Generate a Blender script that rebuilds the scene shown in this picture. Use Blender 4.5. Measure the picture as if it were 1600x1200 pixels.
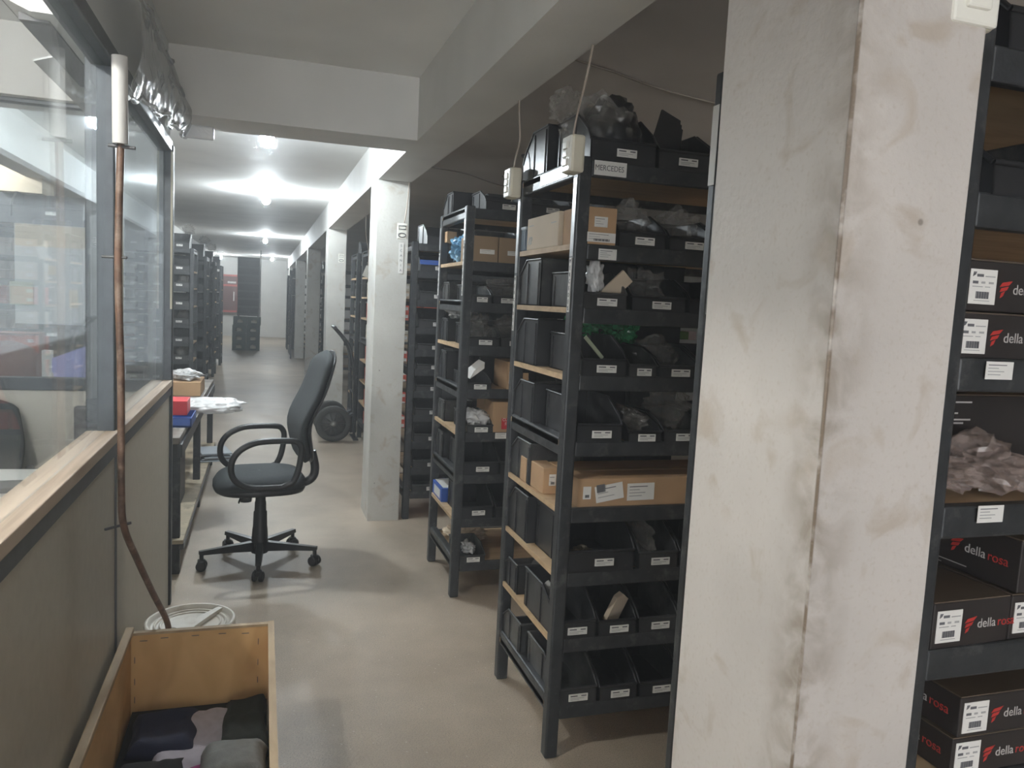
import bpy, bmesh, math, random
from mathutils import Vector, Matrix, noise
random.seed(7)
S = bpy.context.scene
for o in list(bpy.data.objects): bpy.data.objects.remove(o)
PI = math.pi
# ---------------------------------------------------------------- camera
YAW, PITCH, ROLL, F, H = 0.311942, 0.101858, 0.0511507, 1214.85, 1.50
cy, sy, cp, sp = math.cos(YAW), math.sin(YAW), math.cos(PITCH), math.sin(PITCH)
fw = Vector((sy*cp, cy*cp, -sp)); r0 = Vector((cy, -sy, 0)); u0 = r0.cross(fw)
c_, s_ = math.cos(ROLL), math.sin(ROLL)
rt = c_*r0 + s_*u0; up = -s_*r0 + c_*u0
cam_data = bpy.data.cameras.new('camera'); cam = bpy.data.objects.new('camera', cam_data)
S.collection.objects.link(cam); S.camera = cam
cam_data.sensor_width = 36; cam_data.lens = F/1600*36; cam_data.clip_start = .02; cam_data.clip_end = 200
m = Matrix((rt, up, -fw)).transposed().to_4x4(); m.translation = (0, 0, H); cam.matrix_world = m
# ---------------------------------------------------------------- world, exposure
w = bpy.data.worlds.new('world'); S.world = w; w.use_nodes = True
w.node_tree.nodes['Background'].inputs[0].default_value = (.95, .97, 1, 1)
w.node_tree.nodes['Background'].inputs[1].default_value = 2.0
S.view_settings.view_transform = 'Standard'; S.view_settings.look = 'None'
S.view_settings.exposure = 1.62; S.view_settings.gamma = 1; S.view_settings.use_curve_mapping = False
# lamps: x, y, strength, colour
BULB = 400
LAMPS = [
 (0.0, 4.78, BULB*.9, (.86, .95, 1), 'glaring bare bulb on the corridor ceiling, just beyond the cross beam'),
 (0.0, 8.65, BULB, (.86, .95, 1), 'lit bare bulb on round plate, second along the corridor ceiling'),
 (0.0, 15.5, BULB, (.86, .95, 1), 'lit bare bulb on round plate, third along the corridor ceiling'),
 (-1.25, 25.0, BULB, (.86, .95, 1), 'lit bare bulb above the red wall cabinet at the far end'),
 (0.2, 24.0, BULB, (.86, .95, 1), 'lit bare bulb at the far end, right of the crate stack'),
 (-1.1, 1.3, 540, (1, .965, .92), 'lit bare bulb on the ceiling of the glazed office'),
 (0.1, -1.9, 60, (1, .93, .86), 'lit bare bulb on the corridor ceiling behind the viewer'),
 (-2.3, 6.3, 420, (.95, .98, 1), 'lit bare bulb over the left bay, seen through the office glass'),
 (3.4, 3.3, 160, (1, .9, .8), 'lit bare bulb on the storage bay ceiling behind the large pillar'),
]
# ---------------------------------------------------------------- helpers
C = S.collection
def link(name, me, mats=(), parent=None, loc=None, rot=None):
    if isinstance(mats, bpy.types.Material): mats = [mats]
    for mt in mats: me.materials.append(mt)
    o = bpy.data.objects.new(name, me); C.objects.link(o)
    if parent: o.parent = parent
    if loc: o.location = loc
    if rot: o.rotation_euler = rot
    return o
def tag(o, label=None, cat=None, group=None, kind=None):
    if label: o['label'] = label
    if cat: o['category'] = cat
    if group: o['group'] = group
    if kind: o['kind'] = kind
    return o
def thing(name, label, cat, loc=(0, 0, 0), rz=0, group=None):
    o = bpy.data.objects.new(name, None); C.objects.link(o); o.empty_display_size = .05
    o.location = loc; o.rotation_euler = (0, 0, rz)
    return tag(o, label, cat, group)
class MB:
    def __init__(s): s.v = []; s.f = []; s.m = []; s.sm = []
    def add(s, vs, fs, mi=0, smooth=False):
        n = len(s.v); s.v += [tuple(p) for p in vs]
        for f in fs: s.f.append([i+n for i in f]); s.m.append(mi); s.sm.append(smooth)
        return s
    def box(s, a, b, mi=0):
        x0, y0, z0 = a; x1, y1, z1 = b
        return s.add([(x0,y0,z0),(x1,y0,z0),(x1,y1,z0),(x0,y1,z0),(x0,y0,z1),(x1,y0,z1),(x1,y1,z1),(x0,y1,z1)],
              [(0,3,2,1),(4,5,6,7),(0,1,5,4),(1,2,6,5),(2,3,7,6),(3,0,4,7)], mi)
    def rbox(s, a, b, r, mi=0):   # box with chamfered edges
        bm = bmesh.new(); bmesh.ops.create_cube(bm, size=1)
        for v in bm.verts: v.co = Vector([(a[i]+b[i])/2 + v.co[i]*(b[i]-a[i]) for i in range(3)])
        bmesh.ops.bevel(bm, geom=bm.edges[:], offset=r, segments=2, affect='EDGES', profile=.5)
        bm.verts.index_update()
        s.add([v.co[:] for v in bm.verts], [[v.index for v in f.verts] for f in bm.faces], mi, False); bm.free(); return s
    def prism(s, pts, axis, a, b, mi=0):   # polygon in the other two axes, extruded a..b
        n = len(pts)
        def P(p, t):
            return {'x': (t, p[0], p[1]), 'y': (p[0], t, p[1]), 'z': (p[0], p[1], t)}[axis]
        vs = [P(p, a) for p in pts] + [P(p, b) for p in pts]
        fs = [list(range(n))[::-1], list(range(n, 2*n))] + [(i, (i+1) % n, n+(i+1) % n, n+i) for i in range(n)]
        return s.add(vs, fs, mi)
    def tube(s, pts, r, n=8, mi=0, closed=False):
        P = [Vector(p) for p in pts]; k = len(P); vs = []
        rr = r if isinstance(r, (list, tuple)) else [r]*k
        up_ = None
        for i in range(k):
            d = (P[(i+1) % k]-P[i-1]) if closed else (P[min(i+1, k-1)]-P[max(i-1, 0)])
            d.normalize()
            if up_ is None: up_ = Vector((0, 0, 1)) if abs(d.z) < .9 else Vector((1, 0, 0))
            a = d.cross(up_); 
            if a.length < 1e-5: a = d.orthogonal()
            a.normalize(); b = a.cross(d).normalized(); up_ = b
            for j in range(n):
                t = 2*PI*j/n; vs.append(P[i] + (a*math.cos(t)+b*math.sin(t))*rr[i])
        fs = []
        for i in range(k if closed else k-1):
            i2 = (i+1) % k
            for j in range(n): fs.append((i*n+j, i*n+(j+1) % n, i2*n+(j+1) % n, i2*n+j))
        s.add(vs, fs, mi, True)
        if not closed:
            s.add(vs[:n], [list(range(n))], mi); s.add(vs[-n:], [list(range(n))[::-1]], mi)
        return s
    def lathe(s, prof, n=24, mi=0, axis='z', c=(0, 0, 0), smooth=True):
        vs = []
        for r, z in prof:
            for j in range(n):
                t = 2*PI*j/n; x, y = r*math.cos(t), r*math.sin(t)
                p = (x, y, z) if axis == 'z' else ((x, z, y) if axis == 'y' else (z, x, y))
                vs.append((p[0]+c[0], p[1]+c[1], p[2]+c[2]))
        k = len(prof); fs = [(i*n+j, i*n+(j+1) % n, (i+1)*n+(j+1) % n, (i+1)*n+j) for i in range(k-1) for j in range(n)]
        return s.add(vs, fs, mi, smooth)
    def mesh(s):
        me = bpy.data.meshes.new('mesh'); me.from_pydata(s.v, [], s.f)
        me.polygons.foreach_set('material_index', s.m); me.polygons.foreach_set('use_smooth', s.sm)
        me.update()
        bm = bmesh.new(); bm.from_mesh(me); bmesh.ops.recalc_face_normals(bm, faces=bm.faces[:]); bm.to_mesh(me); bm.free()
        return me
    def build(s, name, mats, parent=None, loc=None, rot=None):
        return link(name, s.mesh(), mats, parent, loc, rot)
def smooth_path(pts, n=6):
    P = [Vector(p) for p in pts]; out = []
    for i in range(len(P)-1):
        a, b, c, d = P[max(i-1, 0)], P[i], P[i+1], P[min(i+2, len(P)-1)]
        for k in range(n):
            t = k/n
            out.append(.5*((2*b)+(-a+c)*t+(2*a-5*b+4*c-d)*t*t+(-a+3*b-3*c+d)*t**3))
    return out+[P[-1]]
def text(name, body, size, mat, loc, rot, parent=None, depth=.0006, align='LEFT', sx=1, shear=0, space=1):
    cu = bpy.data.curves.new('t', 'FONT'); cu.body = body; cu.size = size; cu.extrude = depth
    cu.align_x = align; cu.align_y = 'CENTER'; cu.shear = shear; cu.space_line = space
    t = bpy.data.objects.new('t', cu); C.objects.link(t)
    bpy.context.view_layer.update()
    me = bpy.data.meshes.new_from_object(t); bpy.data.objects.remove(t)
    o = link(name, me, mat, parent, loc, rot); o.scale = (sx, 1, 1)
    return o
# ---------------------------------------------------------------- materials
def mat(name, col, rough=.6, metal=0, var=0, vscale=8, bump=0, bscale=60, spec=.5, dirt=None):
    mt = bpy.data.materials.new(name); mt.use_nodes = True; nt = mt.node_tree; N = nt.nodes; L = nt.links
    b = N['Principled BSDF']; b.inputs['Roughness'].default_value = rough; b.inputs['Metallic'].default_value = metal
    b.inputs['Specular IOR Level'].default_value = spec
    b.inputs['Base Color'].default_value = (*col, 1)
    tc = N.new('ShaderNodeTexCoord')
    out = None
    if var:
        n = N.new('ShaderNodeTexNoise'); n.inputs['Scale'].default_value = vscale; n.inputs['Detail'].default_value = 6
        L.new(tc.outputs['Object'], n.inputs['Vector'])
        r = N.new('ShaderNodeValToRGB'); r.color_ramp.elements[0].position = .3; r.color_ramp.elements[1].position = .7
        r.color_ramp.elements[0].color = (*[max(0, c*(1-var)) for c in col], 1)
        r.color_ramp.elements[1].color = (*[min(1, c*(1+var)) for c in col], 1)
        L.new(n.outputs['Fac'], r.inputs['Fac']); out = r.outputs['Color']
    if dirt:
        dcol, dscale, lo, hi = dirt
        n = N.new('ShaderNodeTexNoise'); n.inputs['Scale'].default_value = dscale; n.inputs['Detail'].default_value = 8
        n.inputs['Roughness'].default_value = .65
        L.new(tc.outputs['Object'], n.inputs['Vector'])
        r = N.new('ShaderNodeMapRange'); r.inputs['From Min'].default_value = lo; r.inputs['From Max'].default_value = hi
        L.new(n.outputs['Fac'], r.inputs['Value'])
        mx = N.new('ShaderNodeMixRGB'); mx.inputs['Color1'].default_value = (*col, 1); mx.inputs['Color2'].default_value = (*dcol, 1)
        if out: L.new(out, mx.inputs['Color1'])
        L.new(r.outputs['Result'], mx.inputs['Fac']); out = mx.outputs['Color']
    if out: L.new(out, b.inputs['Base Color'])
    if bump:
        n = N.new('ShaderNodeTexNoise'); n.inputs['Scale'].default_value = bscale; n.inputs['Detail'].default_value = 4
        L.new(tc.outputs['Object'], n.inputs['Vector'])
        bp = N.new('ShaderNodeBump'); bp.inputs['Strength'].default_value = bump; bp.inputs['Distance'].default_value = .004
        L.new(n.outputs['Fac'], bp.inputs['Height']); L.new(bp.outputs['Normal'], b.inputs['Normal'])
    return mt
def wood_mat(name, col, dark, scale=(2, 30, 30), rough=.65):
    mt = bpy.data.materials.new(name); mt.use_nodes = True; N = mt.node_tree.nodes; L = mt.node_tree.links
    b = N['Principled BSDF']; b.inputs['Roughness'].default_value = rough
    tc = N.new('ShaderNodeTexCoord'); mp = N.new('ShaderNodeMapping'); mp.inputs['Scale'].default_value = scale
    n = N.new('ShaderNodeTexNoise'); n.inputs['Scale'].default_value = 1.5; n.inputs['Detail'].default_value = 7; n.inputs['Distortion'].default_value = .6
    r = N.new('ShaderNodeValToRGB'); r.color_ramp.elements[0].color = (*dark, 1); r.color_ramp.elements[1].color = (*col, 1)
    r.color_ramp.elements[0].position = .3; r.color_ramp.elements[1].position = .62
    L.new(tc.outputs['Object'], mp.inputs[0]); L.new(mp.outputs[0], n.inputs['Vector']); L.new(n.outputs['Fac'], r.inputs['Fac'])
    L.new(r.outputs['Color'], b.inputs['Base Color']); return mt
def plastic_film(name, col, alpha=.45, rough=.15):
    mt = bpy.data.materials.new(name); mt.use_nodes = True; N = mt.node_tree.nodes; L = mt.node_tree.links
    b = N['Principled BSDF']; b.inputs['Base Color'].default_value = (*col, 1); b.inputs['Roughness'].default_value = rough
    b.inputs['Specular IOR Level'].default_value = .9
    tc = N.new('ShaderNodeTexCoord'); n = N.new('ShaderNodeTexNoise'); n.inputs['Scale'].default_value = 22; n.inputs['Detail'].default_value = 3; n.inputs['Distortion'].default_value = 1.2
    bp = N.new('ShaderNodeBump'); bp.inputs['Strength'].default_value = .5; bp.inputs['Distance'].default_value = .006
    L.new(tc.outputs['Object'], n.inputs['Vector']); L.new(n.outputs['Fac'], bp.inputs['Height']); L.new(bp.outputs[0], b.inputs['Normal'])
    t = N.new('ShaderNodeBsdfTransparent'); mx = N.new('ShaderNodeMixShader'); mx.inputs[0].default_value = alpha
    L.new(t.outputs[0], mx.inputs[1]); L.new(b.outputs[0], mx.inputs[2]); L.new(mx.outputs[0], N['Material Output'].inputs['Surface'])
    return mt
def emit(name, col, s):
    mt = bpy.data.materials.new(name); mt.use_nodes = True; N = mt.node_tree.nodes
    e = N.new('ShaderNodeEmission'); e.inputs[0].default_value = (*col, 1); e.inputs[1].default_value = s
    mt.node_tree.links.new(e.outputs[0], N['Material Output'].inputs['Surface']); return mt
def concrete_floor():
    mt = bpy.data.materials.new('floor_concrete'); mt.use_nodes = True; N = mt.node_tree.nodes; L = mt.node_tree.links
    b = N['Principled BSDF']; tc = N.new('ShaderNodeTexCoord')
    def noise_(sc, det=6):
        n = N.new('ShaderNodeTexNoise'); n.inputs['Scale'].default_value = sc; n.inputs['Detail'].default_value = det
        n.inputs['Roughness'].default_value = .6; L.new(tc.outputs['Object'], n.inputs['Vector']); return n.outputs['Fac']
    r = N.new('ShaderNodeValToRGB'); r.color_ramp.elements[0].position = .3; r.color_ramp.elements[1].position = .7
    r.color_ramp.elements[0].color = (.31, .255, .195, 1); r.color_ramp.elements[1].color = (.49, .41, .32, 1)
    L.new(noise_(1.6), r.inputs['Fac'])
    # fine dark speckle and scattered pale flecks
    g = N.new('ShaderNodeMapRange'); g.inputs['From Min'].default_value = .50; g.inputs['From Max'].default_value = .66; L.new(noise_(230, 2), g.inputs['Value'])
    m1 = N.new('ShaderNodeMixRGB'); m1.inputs['Color2'].default_value = (.17, .16, .14, 1); L.new(r.outputs[0], m1.inputs['Color1'])
    k = N.new('ShaderNodeMath'); k.operation = 'MULTIPLY'; k.inputs[1].default_value = .7; L.new(g.outputs[0], k.inputs[0]); L.new(k.outputs[0], m1.inputs['Fac'])
    v = N.new('ShaderNodeTexVoronoi'); v.inputs['Scale'].default_value = 22; L.new(tc.outputs['Object'], v.inputs['Vector'])
    h = N.new('ShaderNodeMapRange'); h.inputs['From Min'].default_value = .085; h.inputs['From Max'].default_value = .05; L.new(v.outputs['Distance'], h.inputs['Value'])
    q = N.new('ShaderNodeMath'); q.operation = 'MULTIPLY'; q.inputs[1].default_value = .6; L.new(h.outputs[0], q.inputs[0])
    m2 = N.new('ShaderNodeMixRGB'); m2.inputs['Color2'].default_value = (.62, .60, .56, 1); L.new(m1.outputs[0], m2.inputs['Color1']); L.new(q.outputs[0], m2.inputs['Fac'])
    L.new(m2.outputs[0], b.inputs['Base Color'])
    rr = N.new('ShaderNodeMapRange'); rr.inputs['To Min'].default_value = .34; rr.inputs['To Max'].default_value = .6; L.new(noise_(2.5), rr.inputs['Value']); L.new(rr.outputs[0], b.inputs['Roughness'])
    bp = N.new('ShaderNodeBump'); bp.inputs['Strength'].default_value = .25; bp.inputs['Distance'].default_value = .003; L.new(noise_(90, 3), bp.inputs['Height']); L.new(bp.outputs[0], b.inputs['Normal'])
    return mt
def pillar_mat(name, cx, cyy, base=(.62, .58, .53), grime=True):
    """painted plaster; brown grime gathers along the corner at (cx, cyy)"""
    mt = bpy.data.materials.new(name); mt.use_nodes = True; N = mt.node_tree.nodes; L = mt.node_tree.links
    b = N['Principled BSDF']; b.inputs['Roughness'].default_value = .5; tc = N.new('ShaderNodeTexCoord')
    def noise_(sc, det=6, dist=0):
        n = N.new('ShaderNodeTexNoise'); n.inputs['Scale'].default_value = sc; n.inputs['Detail'].default_value = det; n.inputs['Distortion'].default_value = dist
        L.new(tc.outputs['Object'], n.inputs['Vector']); return n.outputs['Fac']
    def M(op, a, c=None, c2=None):
        x = N.new('ShaderNodeMath'); x.operation = op
        for i, q in enumerate((a, c, c2)):
            if q is None: continue
            if isinstance(q, (int, float)): x.inputs[i].default_value = q
            else: L.new(q, x.inputs[i])
        x.use_clamp = False; return x.outputs[0]
    def MR(v, a, c):
        x = N.new('ShaderNodeMapRange'); x.inputs['From Min'].default_value = a; x.inputs['From Max'].default_value = c; L.new(v, x.inputs['Value']); return x.outputs[0]
    def mix(c1, col, fac):
        x = N.new('ShaderNodeMixRGB'); x.inputs['Color2'].default_value = (*col, 1)
        if isinstance(c1, tuple): x.inputs['Color1'].default_value = (*c1, 1)
        else: L.new(c1, x.inputs['Color1'])
        L.new(fac, x.inputs['Fac']); return x.outputs[0]
    sx = N.new('ShaderNodeSeparateXYZ'); L.new(tc.outputs['Object'], sx.inputs[0])
    dx = M('ABSOLUTE', M('SUBTRACT', sx.outputs[0], cx)); dy = M('ABSOLUTE', M('SUBTRACT', sx.outputs[1], cyy))
    d = M('ADD', dx, dy)
    col = mix(base, tuple(c*.82 for c in base), M('MULTIPLY', MR(noise_(3.2), .42, .7), .8))
    col = mix(col, (.36, .29, .21), M('MULTIPLY', MR(noise_(11, 10, .7), .57, .70), .5))
    if grime:
        near = MR(d, .075, .0)
        low = MR(sx.outputs[2], 2.4, .9)
        f = M('MULTIPLY', M('MULTIPLY', near, MR(noise_(19, 8, .5), .40, .62)), M('MULTIPLY_ADD', low, .75, .15))
        col = mix(col, (.20, .155, .105), f)
        line = MR(d, .0055, .003)
        col = mix(col, (.17, .13, .095), M('MULTIPLY', line, MR(noise_(30, 3), .30, .5)))
    col = mix(col, (.40, .34, .27), M('MULTIPLY', MR(noise_(150, 3), .56, .70), .28))
    spots = N.new('ShaderNodeTexVoronoi'); spots.inputs['Scale'].default_value = 9; L.new(tc.outputs['Object'], spots.inputs['Vector'])
    col = mix(col, (.10, .08, .065), M('MULTIPLY', MR(spots.outputs['Distance'], .055, .035), .6))
    L.new(col, b.inputs['Base Color'])
    bp = N.new('ShaderNodeBump'); bp.inputs['Strength'].default_value = .35; bp.inputs['Distance'].default_value = .003; L.new(noise_(70, 5), bp.inputs['Height']); L.new(bp.outputs[0], b.inputs['Normal'])
    return mt
M_floor = concrete_floor()
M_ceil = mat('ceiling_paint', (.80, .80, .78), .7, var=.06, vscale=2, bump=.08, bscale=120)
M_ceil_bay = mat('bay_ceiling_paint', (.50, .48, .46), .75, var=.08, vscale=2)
M_wall = mat('wall_paint', (.68, .675, .65), .6, var=.06, vscale=3, bump=.15, bscale=80)
M_pil1 = pillar_mat('pillar_plaster_near', .686, .82, (.56, .525, .49))
M_pil = pillar_mat('pillar_plaster', .686, 5.15, (.55, .545, .51), grime=False)
M_steel = mat('dark_painted_steel', (.045, .048, .052), .42, .3, var=.25, vscale=20, bump=.15, bscale=90, dirt=((.16, .16, .16), 14, .55, .8))
M_board = wood_mat('shelf_plywood', (.52, .37, .22), (.40, .27, .155), (3, 12, 30))
M_boardU = M_board
M_bin = mat('black_bin_plastic', (.022, .023, .026), .38, var=.2, vscale=12, dirt=((.10, .10, .10), 9, .55, .85))
M_bin2 = mat('worn_bin_plastic', (.035, .036, .038), .42, var=.3, vscale=12, dirt=((.14, .14, .13), 7, .5, .8))
M_card = mat('brown_cardboard', (.44, .28, .155), .8, var=.12, vscale=6, bump=.1)
M_cardP = mat('pale_cardboard', (.60, .50, .38), .8, var=.08, vscale=6)
M_tape = mat('packing_tape', (.52, .38, .22), .25)
M_paper = mat('white_sticker', (.72, .71, .68), .5)
M_ink = mat('label_ink', (.12, .12, .13), .6)
M_ink2 = mat('faint_ink', (.36, .36, .36), .6)
M_silver = mat('silver_tape', (.42, .43, .44), .3, .55, var=.25, vscale=25)
M_beige = mat('switch_plastic', (.66, .62, .50), .35)
M_beigeL = mat('switch_rocker', (.78, .77, .70), .3)
M_panel = mat('partition_laminate', (.45, .42, .35), .5, var=.05, vscale=30, bump=.12, bscale=250)
M_panelIn = mat('partition_laminate_pale', (.56, .54, .48), .5, var=.03, vscale=20)
M_cap = wood_mat('cap_wood', (.50, .40, .31), (.36, .28, .21), (40, 1.6, 10))
M_alu = mat('dark_frame_metal', (.075, .085, .095), .4, .4, var=.15, vscale=30)
M_upper = mat('grey_upper_board', (.66, .68, .68), .6, var=.04, vscale=3)
M_hose = mat('rusty_brown_hose', (.13, .075, .05), .45, var=.4, vscale=25, dirt=((.30, .22, .17), 18, .5, .7))
M_white = mat('white_plastic', (.72, .72, .70), .35, var=.04, vscale=10)
M_bucket = mat('bucket_plastic', (.74, .71, .64), .35, var=.06, vscale=12, dirt=((.42, .36, .27), 10, .55, .8))
M_fab = mat('chair_fabric', (.032, .038, .041), .85, var=.12, vscale=60, bump=.3, bscale=400)
M_blackp = mat('black_plastic', (.02, .021, .023), .38)
M_chrome = mat('chrome', (.6, .6, .6), .2, 1)
M_ply = wood_mat('box_plywood', (.70, .45, .20), (.54, .32, .13), (6, 2, 3))
M_plyedge = wood_mat('box_edge', (.47, .35, .21), (.34, .24, .14), (12, 3, 12))
M_rubber = mat('tyre_rubber', (.05, .05, .048), .8, bump=.2)
M_rim = mat('grey_wheel_rim', (.10, .10, .095), .5, .2)
M_red = mat('red_card', (.62, .10, .06), .5)
M_redsign = mat('red_warning_sticker', (.55, .03, .04), .45)
M_boxblk = mat('black_printed_card', (.030, .026, .026), .35, var=.15, vscale=6)
M_boxtop = mat('brown_lit_black_card', (.10, .075, .055), .5, var=.25, vscale=5)  # carton lids: brown light on the top put into the colour
M_logo = mat('red_logo_print', (.42, .035, .03), .5)
M_greyprint = mat('grey_print', (.45, .43, .42), .5)
M_blue = mat('blue_plastic', (.04, .10, .35), .4)
M_bluebag = plastic_film('blue_bag_film', (.22, .48, .72), .85, .25)
M_film = plastic_film('clear_film', (.36, .345, .32), .30, .10)
M_pinkfilm = plastic_film('clear_pink_film', (.40, .32, .29), .5, .12)
M_filmW = plastic_film('milky_film', (.80, .80, .80), .8, .25)
M_greenbag = plastic_film('green_bag_film', (.05, .28, .12), .85, .25)
M_cable = mat('dusty_cable', (.20, .175, .15), .6)
M_cord = mat('beige_cord', (.42, .35, .29), .5)
M_dkgrey = mat('dark_grey_paint', (.09, .09, .095), .5)
M_benchtop = mat('worn_bench_top', (.20, .175, .15), .55, var=.3, vscale=8, dirt=((.42, .38, .33), 6, .5, .75))
M_benchlow = mat('paint_stained_board', (.45, .38, .27), .7, var=.2, vscale=6, dirt=((.12, .09, .06), 9, .55, .72))
M_cream = mat('cream_paint', (.55, .52, .42), .5)
M_green = mat('faded_green_crate', (.055, .085, .07), .5, var=.2)
M_pnlred = mat('faded_red_paint', (.50, .09, .07), .5)
M_glass = bpy.data.materials.new('window_glass'); M_glass.use_nodes = True
_n = M_glass.node_tree.nodes; _l = M_glass.node_tree.links
_t = _n.new('ShaderNodeBsdfTransparent'); _t.inputs[0].default_value = (.94, .96, .96, 1)
_g = _n.new('ShaderNodeBsdfGlossy'); _g.inputs['Roughness'].default_value = .02; _g.inputs[0].default_value = (.9, .95, 1, 1)
_d = _n.new('ShaderNodeBsdfDiffuse'); _d.inputs[0].default_value = (.7, .72, .75, 1)
_ge = _n.new('ShaderNodeNewGeometry'); _dt = _n.new('ShaderNodeVectorMath'); _dt.operation = 'DOT_PRODUCT'
_l.new(_ge.outputs['Normal'], _dt.inputs[0]); _l.new(_ge.outputs['Incoming'], _dt.inputs[1])
def _mt(op, a, b):
    x = _n.new('ShaderNodeMath'); x.operation = op
    for i, q in enumerate((a, b)):
        if isinstance(q, (int, float)): x.inputs[i].default_value = q
        elif q is not None: _l.new(q, x.inputs[i])
    return x
_ab = _mt('ABSOLUTE', _dt.outputs['Value'], None); _om = _mt('SUBTRACT', 1.0, _ab.outputs[0]); _pw = _mt('POWER', _om.outputs[0], 5.0)
_mu = _mt('MULTIPLY', _pw.outputs[0], .6); _f = _mt('ADD', _mu.outputs[0], .04)
_m = _n.new('ShaderNodeMixShader'); _m2 = _n.new('ShaderNodeMixShader'); _m2.inputs[0].default_value = .06
_l.new(_f.outputs[0], _m.inputs[0]); _l.new(_t.outputs[0], _m.inputs[1]); _l.new(_g.outputs[0], _m.inputs[2])
_l.new(_m.outputs[0], _m2.inputs[1]); _l.new(_d.outputs[0], _m2.inputs[2]); _l.new(_m2.outputs[0], _n['Material Output'].inputs['Surface'])
# ---------------------------------------------------------------- setting
CE, BE = 2.55, 2.258        # ceiling height, beam underside
XB0, XB1 = .686, .90        # right row of pillars
XL0, XL1 = -1.70, -1.48     # left row
Y0, Y1, XW0, XW1 = -4.0, 27.2, -6.0, 6.5
def struct(name, mb, mt): 
    o = mb.build(name, mt); o['kind'] = 'structure'; return o
struct('floor', MB().box((XW0-.2, Y0-.2, -.12), (XW1+.2, Y1+.2, 0)), M_floor)
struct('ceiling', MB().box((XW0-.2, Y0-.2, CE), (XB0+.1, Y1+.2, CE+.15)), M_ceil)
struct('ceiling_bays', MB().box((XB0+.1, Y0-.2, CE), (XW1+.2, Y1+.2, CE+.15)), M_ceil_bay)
struct('wall_end', MB().box((XW0, Y1, 0), (XW1, Y1+.2, CE)), M_wall)
struct('wall_back', MB().box((XB1, Y0-.2, 0), (XW1, Y0, CE)).box((XW0, Y0-.2, 0), (-4.2, Y0, CE)), M_wall)  # unseen wall; its gap is added to let world light fill the corridor
struct('wall_left', MB().box((XW0-.2, Y0, 0), (XW0, Y1, CE)), M_wall)
struct('wall_right', MB().box((XW1, Y0, 0), (XW1+.2, Y1, CE)), M_wall)
struct('beam_right', MB().box((XB0, Y0, BE), (XB1, Y1, CE)), M_wall)
struct('beam_left', MB().box((XL0, Y0, BE), (XL1, Y1, CE)), M_wall)
struct('beam_cross', MB().box((XL1, 3.80, BE), (XB0, 4.11, CE)), M_wall)
COLY = [(5.15, 5.50), (9.27, 9.60), (13.6, 13.95), (18.7, 19.05), (24.0, 24.3)]
def column(x0, x1, y0, y1, mt):
    mb = MB(); n = 12
    # slightly uneven plaster: chamfered, wavy corners
    prev = None; c = .002; vs = []; fs = []
    for i in range(n+1):
        z = BE*i/n; j = lambda k: .004*noise.noise(Vector((x0*7+k, y0*3, z*2.3)))
        ring = [(x0+j(1), y0+c), (x0+c, y0+j(2)), (x1-c, y0+j(3)), (x1+j(4), y0+c), (x1+j(5), y1-c), (x1-c, y1), (x0+c, y1), (x0+j(6), y1-c)]
        vs += [(a, b, z) for a, b in ring]
    for i in range(n):
        for k in range(8): fs.append((i*8+k, i*8+(k+1) % 8, (i+1)*8+(k+1) % 8, (i+1)*8+k))
    fs += [list(range(8))[::-1], [n*8+k for k in range(8)]]
    return struct('column', mb.add(vs, fs), mt)
column(XB0, .885, .82, 1.12, M_pil1)
for a, b in COLY: column(XB0, .895, a, b, M_pil)
for a, b in COLY[1:]: column(XL0, XL1, a, b, M_pil)
# ---------------------------------------------------------------- lamps
def lamp(i, x, y, s, col, label, lit=True):
    t = thing('ceiling_lamp', label, 'lamp', (x, y, CE))
    MB().lathe([(0, 0), (.06, 0), (.062, -.008), (.045, -.018), (.02, -.02), (0, -.02)], 24).build('base_plate', M_white, t)
    MB().lathe([(.022, -.018), (.022, -.05), (.018, -.055), (0, -.055)], 16).build('socket', M_white, t)
    prof = [(.013, -.05)] + [(.04*math.sin(a), -.098-.04*math.cos(PI-a)*-1) for a in []]
    R = .042; dz = -.085 if i == 0 else 0
    if dz: MB().lathe([(.012, -.05), (.012, -.14)], 12).build('stem', M_white, t)
    prof = [(.014, -.052+dz), (.018, -.062+dz)] + [(R*math.sin(a), -.105+dz+R*math.cos(a)) for a in [PI*k/9 for k in range(2, 10)]]
    MB().lathe(prof, 14).build('bulb', emit('bulb_glow', col, s) if lit else M_white, t)
    return t
for i, (x, y, s, col, lb) in enumerate(LAMPS): lamp(i, x, y, s, col, lb)
lamp(9, 2.475, 6.95, 0, (1, 1, 1), 'unlit white bulb fixture on the storage bay ceiling, seen between racks', False)
lamp(9, -2.55, 10.2, 0, (1, 1, 1), 'unlit white bulb fixture beyond the office glass, left side', False)
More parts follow.
